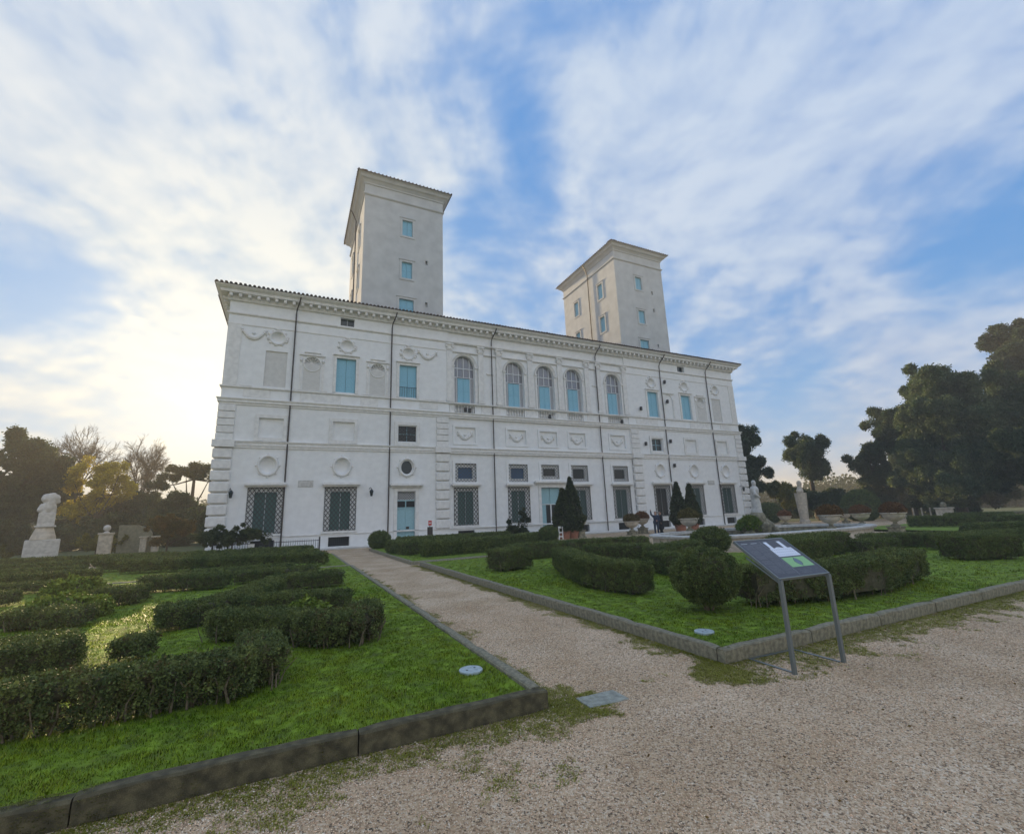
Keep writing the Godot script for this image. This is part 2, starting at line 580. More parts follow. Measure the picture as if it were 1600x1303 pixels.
func kerb_run(parent: Node, a: Vector2, b: Vector2, step: float, wide: float, top: float, mat: Material) -> void:
	var d := b - a
	var n := maxi(1, roundi(d.length() / step))
	var l := d.length() / n
	for i in n:
		var m := MB.new()
		var wob := rng.randf_range(-0.006, 0.006)
		# worn stone: a section with rubbed edges, uneven along its length
		var last := []
		for k in 10:
			var x := -l / 2 + 0.006 + (l - 0.012) * k / 9.0
			var e := 0.012 if k == 0 or k == 9 else 0.0
			var c0 := rng.randf_range(0.008, 0.024)
			var c1 := rng.randf_range(0.008, 0.024)
			var hh := top + wob + rng.randf_range(-0.005, 0.005) - e
			var zz := wide / 2 - e * 0.6
			var a1 := rng.randf_range(-0.005, 0.005)
			var b1 := rng.randf_range(-0.005, 0.005)
			var sec := [Vector3(x, -0.1, -zz), Vector3(x, hh * 0.5, -zz + a1), Vector3(x, hh - c0, -zz), Vector3(x, hh, -zz + c0), Vector3(x, hh + rng.randf_range(-0.004, 0.004), 0), Vector3(x, hh, zz - c1), Vector3(x, hh - c1, zz), Vector3(x, hh * 0.5, zz + b1), Vector3(x, -0.1, zz)]
			if last:
				for q in 8:
					m.quad(last[q], sec[q], sec[q + 1], last[q + 1], (last[q] + last[q + 1]) / 2 - Vector3(x, hh * 0.4, 0))
			if k == 0 or k == 9:
				for q in 8:
					m.tri(Vector3(x, 0, 0), sec[q], sec[q + 1], Vector3(-1 if k == 0 else 1, 0, 0))
			last = sec
		var p := a + d * ((i + 0.5) / n)
		var o := part(parent, "kerb_stone", m.mesh(), mat, Vector3(p.x, 0, p.y), -d.angle() + rng.randf_range(-0.004, 0.004))
		o.position.z += rng.randf_range(-0.006, 0.006)

func build_ground() -> void:
	struct("ground", sheet([Vector2(-900, -1500), Vector2(1500, -1500), Vector2(1500, 400), Vector2(-900, 400)], -0.004), mt.earth)
	struct("gravel_ground", sheet([Vector2(-45, -37.2), Vector2(52, -37.2), Vector2(75, -22), Vector2(75, 14), Vector2(-45, 14)], 0.0), mt.gravel)
	for k in BEDS:
		var o := struct("lawn", sheet(bed(k), 0.135 if k != "left_back" else 0.1), mt.lawn_soil)
		o.set_meta("label", "short green lawn of the %s garden bed" % k.replace("_", " "))
	for c in [["left_front", [[Vector2(-14, -4.5), Vector2(2.455, -4.5)], [Vector2(2.39, -4.57), Vector2(2.39, -20.66)], [Vector2(-14, -20.66), Vector2(2.32, -20.66)]], 0.175],
			["left_back", [[Vector2(-14, -21.23), Vector2(2.455, -21.23)], [Vector2(2.39, -21.3), Vector2(2.39, -30.5)]], 0.12],
			["right_front", [[Vector2(5.0, -4.5), Vector2(40, -4.5)], [Vector2(5.065, -4.57), Vector2(5.065, -19.66)], [Vector2(5.13, -19.66), Vector2(15.2, -19.66)]], 0.175],
			["right_back", [[Vector2(4.8, -20.38), Vector2(14.4, -20.38)], [Vector2(4.865, -20.45), Vector2(4.865, -32.2)]], 0.15]]:
		var k := Node3D.new()
		k.name = numbered("kerb")
		add_child(k)
		k.set_meta("kind", "structure")
		k.set_meta("label", "mossy stone kerb round the %s lawn" % c[0].replace("_", " "))
		for r in c[1]:
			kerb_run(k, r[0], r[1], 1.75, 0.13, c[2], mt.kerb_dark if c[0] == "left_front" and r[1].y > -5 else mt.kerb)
	var pv := MB.new()
	pv.box(-28.5, 28.5, -0.1, 0.05, 0.3, 1.6)
	var o2 := struct("pavement", pv.mesh(), mt.paving)
	o2.position = Vector3(FX, 0, FZ)
	o2.set_meta("label", "pale stone paving strip along the foot of the villa")

# ------------------------------------------------------------------ the villa
func hood(b: MB, cx: float, w: float, y: float, z: float) -> void:
	b.box(cx - w / 2 + 0.1, cx + w / 2 - 0.1, y, y + 0.12, z, z + 0.24)
	b.box(cx - w / 2, cx + w / 2, y + 0.12, y + 0.25, z, z + 0.44)
	b.box(cx - w / 2 + 0.12, cx + w / 2 - 0.12, y + 0.25, y + 0.34, z, z + 0.26)

func ring(b: MB, cx: float, cy: float, a: float, c: float, t: float, z: float, bulge: float) -> void:
	var seg := 28
	for s in seg:
		for g in 6:
			var q := []
			for e in [[s, g], [s + 1, g], [s + 1, g + 1], [s, g + 1]]:
				var th: float = TAU * e[0] / seg
				var ph: float = PI * e[1] / 6
				var off := -cos(ph) * t / 2
				q.append(Vector3(cx + (a + off) * cos(th), cy + (c + off) * sin(th), z + sin(ph) * bulge))
			var mid := Vector3(cx + a * cos(TAU * (s + 0.5) / seg), cy + c * sin(TAU * (s + 0.5) / seg), z)
			b.quad(q[0], q[1], q[2], q[3], (q[0] + q[2]) / 2 - mid)

# a cartouche: ring with scrolls round it
func cartouche(r: float) -> ArrayMesh:
	var b := MB.new()
	ring(b, 0, 0, r + 0.08, r * 1.0 + 0.06, 0.16, 0.0, 0.11)
	for i in 10:
		var t := TAU * i / 10 + 0.15
		b.blob(Vector3(cos(t) * (r + 0.2), sin(t) * (r + 0.12), 0.02), Vector3(0.13, 0.11, 0.08), 7, 4)
	b.blob(Vector3(0, r + 0.2, 0.03), Vector3(0.24, 0.1, 0.12), 8, 4)
	b.blob(Vector3(-r - 0.2, -0.1, 0.03), Vector3(0.09, 0.2, 0.08), 8, 4)
	b.blob(Vector3(r + 0.2, -0.1, 0.03), Vector3(0.09, 0.2, 0.08), 8, 4)
	return b.mesh()

# a swag of fruit and leaves hanging between two ribbons
func festoon(w: float, drop: float) -> ArrayMesh:
	var b := MB.new()
	var r := RandomNumberGenerator.new()
	r.seed = 3
	for i in 19:
		var t := i / 18.0
		var x := (t - 0.5) * w
		var y := -drop * (1.0 - pow(absf(2 * t - 1), 2.0))
		var k := 0.09 + 0.09 * sin(PI * t)
		b.blob(Vector3(x + r.randf_range(-0.02, 0.02), y + r.randf_range(-0.02, 0.02), 0.03), Vector3(k * 1.1, k, 0.15), 6, 4)
	for s in [-1.0, 1.0]:
		b.blob(Vector3(s * w / 2, 0.06, 0.03), Vector3(0.12, 0.1, 0.08), 7, 4)
		b.blob(Vector3(s * (w / 2 + 0.06), -0.16, 0.02), Vector3(0.05, 0.2, 0.05), 6, 4)
	b.blob(Vector3(0, -drop * 0.35, 0.01), Vector3(0.16, 0.12, 0.06), 7, 4)
	return b.mesh()

# a diamond lattice of flat iron bars with its border
func lattice(w: float, h: float, px: float, py: float, t := 0.024) -> ArrayMesh:
	var b := MB.new()
	b.frame(-w / 2 + 0.03, w / 2 - 0.03, 0.03, h - 0.03, 0.03, -0.012, 0.012)
	var sl := py / px
	for s in [-1.0, 1.0]:
		var c := -h - w * sl
		while c < h + w * sl:
			# y = s*sl*x + c, clipped to the rectangle
			var pts := []
			for x in [-w / 2, w / 2]:
				var y: float = s * sl * x + c
				if y >= 0 and y <= h: pts.append(Vector2(x, y))
			for y in [0.0, h]:
				var x: float = (y - c) / (s * sl)
				if x > -w / 2 and x < w / 2: pts.append(Vector2(x, y))
			if pts.size() >= 2 and pts[0].distance_to(pts[1]) > 0.05:
				var z = 0.004 * s
				var d: Vector2 = (pts[1] - pts[0]).normalized()
				var nn := Vector2(-d.y, d.x) * t / 2
				var p := [pts[0] - nn, pts[1] - nn, pts[1] + nn, pts[0] + nn]
				b.quad(Vector3(p[0].x, p[0].y, z + 0.008), Vector3(p[1].x, p[1].y, z + 0.008), Vector3(p[2].x, p[2].y, z + 0.008), Vector3(p[3].x, p[3].y, z + 0.008), Vector3.BACK)
				b.quad(Vector3(p[0].x, p[0].y, z - 0.008), Vector3(p[1].x, p[1].y, z - 0.008), Vector3(p[2].x, p[2].y, z - 0.008), Vector3(p[3].x, p[3].y, z - 0.008), Vector3.FORWARD)
				for e in [[0, 1], [2, 3]]:
					var o := Vector3(nn.x, nn.y, 0) * (-1.0 if e[0] == 0 else 1.0)
					b.quad(Vector3(p[e[0]].x, p[e[0]].y, z - 0.008), Vector3(p[e[1]].x, p[e[1]].y, z - 0.008), Vector3(p[e[1]].x, p[e[1]].y, z + 0.008), Vector3(p[e[0]].x, p[e[0]].y, z + 0.008), o)
			c += py
	return b.mesh()

func leaf_panel(w: float, h: float) -> ArrayMesh:
	var b := MB.new()
	b.wall(-w / 2, w / 2, 0, h, 0.025, [{"x0": -w / 2 + 0.08, "x1": w / 2 - 0.08, "y0": 0.1, "y1": h * 0.48, "d": 0.02, "back": true}, {"x0": -w / 2 + 0.08, "x1": w / 2 - 0.08, "y0": h * 0.48 + 0.08, "y1": h - 0.1, "d": 0.02, "back": true}])
	b.box(-w / 2, w / 2, 0, h, -0.02, 0.0)
	for x in [-w / 2, w / 2]:
		b.quad(Vector3(x, 0, 0), Vector3(x, h, 0), Vector3(x, h, 0.025), Vector3(x, 0, 0.025), Vector3(x, 0, 0))
	return b.mesh()

func win(villa: Node, called: String, x: float, y: float, z: float) -> Node3D:
	var o := Node3D.new()
	o.name = called
	villa.add_child(o, true)
	o.position = Vector3(x, y, z)
	return o

func op(cx: float, w: float, y0: float, y1: float, d: float, k := "rect", back := false, bowl := false) -> Dictionary:
	return {"x0": cx - w / 2, "x1": cx + w / 2, "y0": y0, "y1": y1, "d": d, "k": k, "back": back, "bowl": bowl}

func build_villa() -> void:
	var V := thing("villa", "large white villa with two square towers and rows of blue-shuttered windows", "building", Vector3(FX, 0, FZ))
	var HW := 27.27
	var D := 34.0
	var CZ := -0.12
	var bays := [23.9, 18.8, 13.75]
	# ---- walls with every opening cut through
	var w := MB.new()
	for s in [-1.0, 1.0]:
		var ops := []
		for b in bays:
			var x: float = b * s
			ops.append(op(x, 1.5, 0.16, 0.84, 0.3))
			if b == 13.75 and s < 0:
				ops.pop_back()
				ops.append(op(x, 1.48, 0.0, 4.19, 0.3))
			else:
				ops.append(op(x, 2.3, 1.3, 4.55, 0.14))
			if b == 13.75 and s < 0:
				ops.append(op(x, 0.92, 5.59, 6.69, 0.25, "oval"))
			else:
				ops.append(op(x, 1.02, 5.56, 6.72, 0.3, "oval", false, true))
			if b == 13.75:
				ops.append(op(x, 1.48, 8.3, 9.6, 0.28))
			else:
				ops.append(op(x, 1.62, 8.2, 9.68, 0.1, "rect", true))
			ops.append(op(x, 1.5, 12.12, 14.97, 0.25 if b < 23 else 0.1))
			ops.append(op(x, 0.94, 15.6, 16.54, 0.3, "oval", false, true))
		var niches := [-21.35, -16.3] if s < 0 else [21.2]
		for x in niches:
			ops.append(op(x, 1.16, 14.24, 14.82, 0.32, "arch", false, true))
		if s > 0:
			ops.append(op(16.1, 1.25, 12.1, 14.85, 0.07, "arch", true))
		ops.append(op(18.75 * s - 0.1, 1.08, 17.85, 18.55, 0.35))
		if s < 0:
			w.wall(-HW, -10.1, 0, 19.2, 0, ops)
		else:
			w.wall(10.1, HW, 0, 19.2, 0, ops)
		# step between wing and middle, and the flanks
		w.quad(Vector3(10.1 * s, 0, 0), Vector3(10.1 * s, 19.2, 0), Vector3(10.1 * s, 19.2, CZ), Vector3(10.1 * s, 0, CZ), Vector3(-s, 0, 0))
		w.quad(Vector3(HW * s, 0, 0), Vector3(HW * s, 19.2, 0), Vector3(HW * s, 19.2, -D), Vector3(HW * s, 0, -D), Vector3(s, 0, 0))
	w.quad(Vector3(-HW, 0, -D), Vector3(HW, 0, -D), Vector3(HW, 19.2, -D), Vector3(-HW, 19.2, -D), Vector3.FORWARD)
	var arches := [-8.55, -3.42, 0.0, 3.36, 8.42]
	var cops := []
	for i in 5:
		var x: float = arches[i]
		cops.append(op(x, 1.98, 12.05, 16.55, 0.45, "arch"))
		cops.append(op(x, 1.95, 11.06, 11.8, 0.4, "rect", true))
		cops.append(op(x, 1.92, 8.42, 9.78, 0.09, "rect", true))
		cops.append(op(x, 1.95, 4.95 if i != 2 else 5.2, 6.56, 0.12))
		if i == 2:
			cops.append(op(x, 2.2, 0, 4.42, 0.35))
		else:
			cops.append(op(x, 2.22, 1.27, 4.48, 0.14))
			cops.append(op(x, 1.5, 0.16, 0.84, 0.3))
	w.wall(-10.1, 10.1, 0, 19.2, CZ, cops)
	part(V, "wall", w.mesh(), mt.plaster)
	# backs of the recesses: pale surrounds with an inner opening
	var sur := func(x0: float, x1: float, y0: float, y1: float, z: float, o: Dictionary) -> void:
		var m := MB.new()
		m.wall(x0, x1, y0, y1, z, [o])
		part(V, "window_surround", m.mesh(), mt.plaster)
	for s in [-1.0, 1.0]:
		for b in bays:
			if not (b == 13.75 and s < 0):
				sur.call(b * s - 1.15, b * s + 1.15, 1.3, 4.55, -0.14, op(b * s, 1.46, 1.36, 4.22, 0.2))
	for i in 5:
		if i != 2:
			sur.call(arches[i] - 1.11, arches[i] + 1.11, 1.27, 4.48, CZ - 0.14, op(arches[i], 1.42, 1.33, 4.14, 0.2))
		var y0 := 4.95 if i != 2 else 5.2
		sur.call(arches[i] - 0.975, arches[i] + 0.975, y0, 6.56, CZ - 0.12, op(arches[i], 1.36, y0 + 0.3, 6.22, 0.2))
	# ---- mouldings that run round the whole block
	var pl := MB.new()
	pl.molding(-HW, HW, -D, 0, [Vector2(0.3, -0.1), Vector2(0.3, 0.07), Vector2(0.12, 0.07), Vector2(0.12, 0.14), Vector2(0.0, 0.14)])
	part(V, "plinth", pl.mesh(), mt.trim)
	var ms := MB.new()
	ms.molding(-HW, HW, -D, 0, [Vector2(-0.13, 1.0), Vector2(0.05, 1.0), Vector2(0.07, 1.04), Vector2(0.07, 1.1), Vector2(-0.13, 1.13)])
	part(V, "sill_band", ms.mesh(), mt.trim)
	for q in [[7.4, 7.9, 0.16], [10.58, 11.04, 0.2]]:
		var b := MB.new()
		b.molding(-HW, HW, -D, 0, [Vector2(-0.13, q[0]), Vector2(0.08, q[0]), Vector2(0.08, q[0] + 0.1), Vector2(q[2] - 0.03, q[0] + 0.17), Vector2(q[2] - 0.03, q[1] - 0.14), Vector2(q[2], q[1] - 0.12), Vector2(q[2] + 0.05, q[1] - 0.04), Vector2(q[2] + 0.05, q[1]), Vector2(-0.13, q[1] + 0.03)])
		part(V, "string_course", b.mesh(), mt.trim)
	var bb := MB.new()
	bb.molding(-HW, HW, -D, 0, [Vector2(-0.13, 11.84), Vector2(0.06, 11.84), Vector2(0.13, 11.9), Vector2(0.13, 12.0), Vector2(-0.13, 12.04)])
	part(V, "string_course", bb.mesh(), mt.trim)
	var ar := MB.new()
	ar.molding(-HW, HW, -D, 0, [Vector2(-0.13, 17.56), Vector2(0.05, 17.58), Vector2(0.13, 17.66), Vector2(0.13, 17.74), Vector2(-0.13, 17.78)])
	ar.molding(-HW, HW, -D, 0, [Vector2(-0.13, 16.78), Vector2(0.03, 16.78), Vector2(0.05, 16.83), Vector2(0.05, 16.88), Vector2(-0.13, 16.9)])
	part(V, "architrave", ar.mesh(), mt.trim)
	var co := MB.new()
	co.molding(-HW, HW, -D, 0, [Vector2(-0.13, 18.66), Vector2(0.14, 18.66), Vector2(0.18, 18.74), Vector2(0.2, 18.8), Vector2(0.2, 19.1), Vector2(0.62, 19.1), Vector2(0.62, 19.14), Vector2(0.66, 19.3), Vector2(0.78, 19.36), Vector2(0.92, 19.46), Vector2(0.95, 19.52), Vector2(0.95, 19.56), Vector2(-0.5, 19.58)])
	part(V, "cornice", co.mesh(), mt.trim)
	var md := MB.new()
	md.cbox(-0.11, 0.11, 18.84, 19.095, 0.2, 0.56, 0.025)
	var mdm := md.mesh()
	for i in 90:
		part(V, "modillion", mdm, mt.trim, Vector3(-HW + 0.05 + (2 * HW - 0.1) * i / 89.0, 0, 0))
	for i in 16:
		part(V, "modillion", mdm, mt.trim, Vector3(-HW, 0, -0.3 - i * 0.62), -PI / 2)
	# ---- roof: slopes, then the rows of clay tiles along the front eave
	var rf := MB.new()
	var r0 := [Vector3(-HW - 1.0, 19.58, 1.0), Vector3(HW + 1.0, 19.58, 1.0), Vector3(HW + 1.0, 19.58, -D - 1.0), Vector3(-HW - 1.0, 19.58, -D - 1.0)]
	var r1 := [Vector3(-HW + 11, 22.6, -11), Vector3(HW - 11, 22.6, -11), Vector3(HW - 11, 22.6, -D + 11), Vector3(-HW + 11, 22.6, -D + 11)]
	for k in 4:
		rf.quad(r0[k], r0[(k + 1) % 4], r1[(k + 1) % 4], r1[k], Vector3.UP)
	rf.quad(r1[0], r1[1], r1[2], r1[3], Vector3.UP)
	rf.quad(r0[0] - Vector3(0, 0.03, 0), r0[1] - Vector3(0, 0.03, 0), r0[2] - Vector3(0, 0.03, 0), r0[3] - Vector3(0, 0.03, 0), Vector3.DOWN)
	var roof := part(V, "roof", rf.mesh(), mt.roof_clay)
	var tile := MB.new()
	for g in 6:
		var t0 := PI * g / 6
		var t1 := PI * (g + 1) / 6
		var a := Vector3(cos(t0) * 0.105, sin(t0) * 0.1, 0)
		var c := Vector3(cos(t1) * 0.105, sin(t1) * 0.1, 0)
		var e := Vector3(0, 0.46, -2.0)
		tile.stri(a, c, c + e, a, c, c)
		tile.stri(a, c + e, a + e, a, c, a)
		tile.tri(Vector3.ZERO, a, c, Vector3.BACK)
	var tm := tile.mesh()
	for i in 186:
		var o := part(roof, "roof_tile", tm, mt.roof_clay, Vector3(-HW - 0.85 + (2 * HW + 1.7) * i / 185.0, 19.585 + rng.randf_range(0, 0.015), 1.07 + rng.randf_range(-0.03, 0.03)))
		o.rotation.z = rng.randf_range(-0.05, 0.05)
	for i in range(8, 40):
		part(roof, "roof_tile", tm, mt.roof_clay, Vector3(-HW - 1.07, 19.585, 0.8 - i * 0.3), -PI / 2)
	# ---- rusticated quoins
	var q1 := MB.new(); q1.cbox(-0.6, 0.6, 0, 0.7, -0.4, 0.24, 0.07)
	var q2 := MB.new(); q2.cbox(-0.55, 0.55, 0, 0.485, -0.4, 0.13, 0.03)
	var q1m := q1.mesh()
	var q2m := q2.mesh()
	for x in [-HW + 0.47, -10.7, 10.7, HW - 0.47]:
		for i in 8:
			part(V, "quoin", q1m, mt.trim, Vector3(x, 1.15 + i * 0.79 - 0.05, 0))
		for i in 5:
			part(V, "quoin", q2m, mt.trim, Vector3(x, 7.94 + i * 0.53, 0))
		var cp := MB.new()
		cp.box(-0.68, 0.68, 7.42, 7.92, 0.0, 0.34)
		part(V, "quoin_cap", cp.mesh(), mt.trim, Vector3(x, 0, 0))
		var pp := MB.new()
		pp.box(-0.45, 0.45, 12.03, 16.78, 0.0, 0.06)
		if absf(x) > 20:
			part(V, "corner_pilaster", pp.mesh(), mt.trim, Vector3(x, 0, 0))
	# ---- wing decoration
	var cm := cartouche(0.47)
	var fs := festoon(1.6, 0.62)
	var ov := MB.new()
	ring(ov, 0, 0, 0.62, 0.7, 0.2, 0.0, 0.17)
	for i in 8:
		var t := TAU * i / 8
		ov.blob(Vector3(cos(t) * 0.74, sin(t) * 0.8, 0), Vector3(0.11, 0.1, 0.1), 6, 4)
	var ovm := ov.mesh()
	for s in [-1.0, 1.0]:
		for b in bays:
			var x: float = b * s
			part(V, "cartouche", cm, mt.trim, Vector3(x, 16.07, 0))
			part(V, "oval_frame", ovm, mt.trim, Vector3(x, 6.14, 0))
			var tr := MB.new()
			if not (b == 13.75 and s < 0):
				hood(tr, x, 2.75, 4.58, 0.0)
				tr.box(x - 1.3, x + 1.3, 1.13, 1.28, 0.0, 0.12)
				tr.frame(x - 0.75, x + 0.75, 0.2, 0.84, 0.06, 0.0, 0.02, false)
			else:
				hood(tr, x, 2.7, 4.5, 0.0)
				tr.frame(x - 0.74, x + 0.74, 0.14, 4.19, 0.27, 0.0, 0.07, false)
			part(V, "window_hood", tr.mesh(), mt.trim)
			var fr := MB.new()
			fr.frame(x - 0.81, x + 0.81, 8.2, 9.68, 0.26, 0.0, 0.1)
			fr.box(x - 0.5, x + 0.5, 7.93, 7.94 + 0.02, 0.0, 0.09)
			part(V, "panel_frame", fr.mesh(), mt.trim)
			if b < 23:
				var pf := MB.new()
				pf.frame(x - 0.75, x + 0.75, 12.06, 14.97, 0.22, 0.0, 0.1, false)
				pf.box(x - 1.02, x + 1.02, 15.19, 15.29, 0.0, 0.22)
				part(V, "window_frame", pf.mesh(), mt.trim)
			else:
				var bl := MB.new()
				bl.quad(Vector3(x - 0.75, 12.12, -0.098), Vector3(x + 0.75, 12.12, -0.098), Vector3(x + 0.75, 14.97, -0.098), Vector3(x - 0.75, 14.97, -0.098), Vector3.BACK)
				part(V, "blind_panel", bl.mesh(), mt.blind)
				if s < 0:
					part(V, "festoon", fs, mt.trim, Vector3(x - 1.65, 16.45, 0.0))
		# raised panels between the bays
		var rp := MB.new()
		for q in [[-26.2, -25.35], [-22.55, -20.15], [-17.55, -15.05], [-12.4, -10.45]]:
			rp.box(q[0] if s < 0 else -q[1], q[1] if s < 0 else -q[0], 12.05, 12.1, 0.0, 0.05)
		rp.box(20.6 * s - 1.5, 20.6 * s + 1.5, 11.08, 11.8, 0.0, 0.04)
		rp.box(25.0 * s - 0.9, 25.0 * s + 0.9, 11.22, 11.78, 0.0, 0.035)
		rp.box(11.9 * s - 0.8, 11.9 * s + 0.8, 11.22, 11.78, 0.0, 0.035)
		rp.box(15.2 * s - 2.4, 15.2 * s - 1.0, 11.08, 11.8, 0.0, 0.03)
		part(V, "pedestal_panel", rp.mesh(), mt.trim)
	part(V, "festoon", fs, mt.trim, Vector3(-12.05, 16.45, 0))
	var nf := MB.new()
	ring(nf, 0, 14.24, 0.62, 0.62, 0.1, 0, 0.07)
	for s in [-1.0, 1.0]:
		nf.box(s * 0.8 - 0.09, s * 0.8 + 0.09, 12.05, 14.86, 0.0, 0.06)
		nf.blob(Vector3(s * 0.8, 14.5, 0.05), Vector3(0.12, 0.2, 0.08), 7, 4)
	nf.box(-0.95, 0.95, 14.9, 15.0, 0, 0.14)
	nf.box(-0.6, 0.6, 15.12, 15.2, 0, 0.16)
	nf.box(-0.5, 0.5, 15.0, 15.12, 0, 0.09)
	for i in 7:
		var t := PI * (i + 0.5) / 7
		nf.tube([Vector3(0, 14.26, -0.2), Vector3(cos(t) * 0.3, 14.26 + sin(t) * 0.3, -0.22), Vector3(cos(t) * 0.54, 14.24 + sin(t) * 0.5, -0.02)], [0.03, 0.05, 0.06], 5)
	var np := MB.new()
	np.box(-0.62, 0.62, 12.05, 14.24, 0.0, 0.02)
	var nfm := nf.mesh()
	var npm := np.mesh()
	for x in [-21.35, -16.3, 21.2]:
		var nn := part(V, "shell_niche", nfm, mt.trim, Vector3(x, 0, 0))
		part(nn, "niche_panel", npm, mt.blind)
	var nr := MB.new()
	nr.box(-0.8, -0.64, 12.05, 14.3, 0, 0.06); nr.box(0.64, 0.8, 12.05, 14.3, 0, 0.06); nr.box(-0.9, 0.9, 14.95, 15.05, 0, 0.14)
	part(V, "niche_frame", nr.mesh(), mt.trim, Vector3(16.1, 0, 0))
	# ---- middle: arcade, pilasters, balusters, reliefs
	var rl := festoon(1.25, 0.5)
	var am := MB.new()
	for s in 24:
		var t0 := PI * s / 24
		var t1 := PI * (s + 1) / 24
		for g in [[0.99, 1.06, 0.02, 0.06], [1.06, 1.2, 0.06, 0.16]]:
			am.quad(Vector3(cos(t0) * g[0], sin(t0) * g[0], g[2]), Vector3(cos(t1) * g[0], sin(t1) * g[0], g[2]), Vector3(cos(t1) * g[1], sin(t1) * g[1], g[3]), Vector3(cos(t0) * g[1], sin(t0) * g[1], g[3]), Vector3.BACK)
		am.quad(Vector3(cos(t0) * 1.2, sin(t0) * 1.2, 0.16), Vector3(cos(t1) * 1.2, sin(t1) * 1.2, 0.16), Vector3(cos(t1) * 1.2, sin(t1) * 1.2, 0), Vector3(cos(t0) * 1.2, sin(t0) * 1.2, 0), Vector3(cos(t0), sin(t0), 0))
		am.quad(Vector3(cos(t0) * 0.99, sin(t0) * 0.99, 0.02), Vector3(cos(t1) * 0.99, sin(t1) * 0.99, 0.02), Vector3(cos(t1) * 0.99, sin(t1) * 0.99, -0.01), Vector3(cos(t0) * 0.99, sin(t0) * 0.99, -0.01), Vector3(-cos(t0), -sin(t0), 0))
	for s in [-1.0, 1.0]:
		am.box(s * 1.12 - 0.13, s * 1.12 + 0.13, -0.2, -0.03, 0, 0.2)
		am.box(s * 1.09 - 0.1, s * 1.09 + 0.1, -3.5, -0.2, 0, 0.1)
	var amm := am.mesh()
	var bal := MB.new()
	bal.lathe([Vector2(0.075, 0), Vector2(0.075, 0.06), Vector2(0.04, 0.1), Vector2(0.085, 0.25), Vector2(0.07, 0.36), Vector2(0.035, 0.5), Vector2(0.05, 0.58), Vector2(0.07, 0.62), Vector2(0.07, 0.735)], 10)
	var balm := bal.mesh()
	var arc_back := MB.new()
	for i in 5:
		var x: float = arches[i]
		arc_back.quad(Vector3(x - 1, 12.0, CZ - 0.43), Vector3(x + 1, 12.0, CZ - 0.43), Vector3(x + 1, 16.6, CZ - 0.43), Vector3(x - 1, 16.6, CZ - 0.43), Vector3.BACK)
		part(V, "arch_moulding", amm, mt.trim, Vector3(x, 15.56, CZ))
		for k in 7:
			part(V, "baluster", balm, mt.trim, Vector3(x - 0.84 + k * 0.28, 11.06, CZ - 0.1))
		var rr := MB.new()
		rr.frame(x - 0.96, x + 0.96, 8.42, 9.78, 0.2, CZ, CZ + 0.09)
		rr.frame(x - 0.975, x + 0.975, 4.95 if i != 2 else 5.2, 6.56, 0.24, CZ, CZ + 0.08)
		part(V, "panel_frame", rr.mesh(), mt.plaster)
		part(V, "relief", rl, mt.trim, Vector3(x, 9.3, CZ - 0.09))
		var hh := MB.new()
		if i == 2:
			hood(hh, x, 3.7, 4.72, CZ)
			hh.frame(x - 1.1, x + 1.1, 0.14, 4.42, 0.28, CZ, CZ + 0.08, false)
		else:
			hood(hh, x, 2.7, 4.5, CZ)
			hh.box(x - 1.25, x + 1.25, 1.13, 1.26, CZ, CZ + 0.12)
		part(V, "window_hood", hh.mesh(), mt.trim)
		# arched window: pale upper lights over a pair of blue shutters
		var a := win(V, "arched_window", x, 12.05, CZ - 0.4)
		var bars := MB.new()
		for xx in [-0.62, -0.03, 0.56]:
			bars.box(xx, xx + 0.07, 2.5, 4.47 - absf(xx) * 0.35, 0.0, 0.1)
		bars.box(-0.98, 0.98, 3.3, 3.38, 0.0, 0.09)
		bars.box(-0.98, 0.98, 2.42, 2.5, 0.0, 0.1)
		bars.box(-0.68, -0.6, 0, 2.42, 0.0, 0.1)
		bars.box(0.6, 0.68, 0, 2.42, 0.0, 0.1)
		part(a, "glazing_bars", bars.mesh(), mt.bar_white)
		var gls := MB.new()
		gls.box(-0.98, 0.98, 2.5, 4.46, 0.02, 0.035)
		part(a, "pane", gls.mesh(), mt.glass_arch)
		for s in [-1.0, 1.0]:
			part(a, "shutter", leaf_panel(0.575, 2.34), mt.shutter, Vector3(0.295 * s, 0.02, 0.13))
			var sc := MB.new()
			sc.box(minf(s * 0.68, s * 0.97), maxf(s * 0.68, s * 0.97), 0.0, 2.42, 0.02, 0.05)
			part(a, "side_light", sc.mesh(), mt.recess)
		var ln := MB.new()
		ln.box(-0.6, 0.6, 2.36, 2.42, 0.11, 0.17)
		part(a, "shutter_head", ln.mesh(), mt.pipe)
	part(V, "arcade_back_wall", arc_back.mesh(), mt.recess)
	var pil := MB.new()
	pil.box(-0.27, 0.27, 12.3, 17.0, CZ, CZ + 0.17)
	pil.box(-0.34, 0.34, 12.04, 12.3, CZ, CZ + 0.25)
	pil.box(-0.31, 0.31, 17.0, 17.12, CZ, CZ + 0.22)
	pil.box(-0.36, 0.36, 17.42, 17.55, CZ, CZ + 0.28)
	pil.box(-0.28, 0.28, 17.12, 17.42, CZ, CZ + 0.18)
	for s in [-1.0, 1.0]:
		pil.blob(Vector3(0.27 * s, 17.27, CZ + 0.16), Vector3(0.15, 0.16, 0.13), 10, 5)
	var pm := pil.mesh()
	for x in [-10.0, -6.95, -5.1, -1.72, 1.68, 5.0, 6.5, 9.95]:
		part(V, "pilaster", pm, mt.trim, Vector3(x, 0, 0))
	var bp := MB.new()
	for x in [-9.75, -6.0, -1.7, 1.68, 5.75, 9.7]:
		var hw := 0.55 if absf(x) < 3 else (0.95 if absf(x) < 7 else 0.22)
		bp.box(x - hw, x + hw, 11.06, 11.82, CZ, CZ + 0.06)
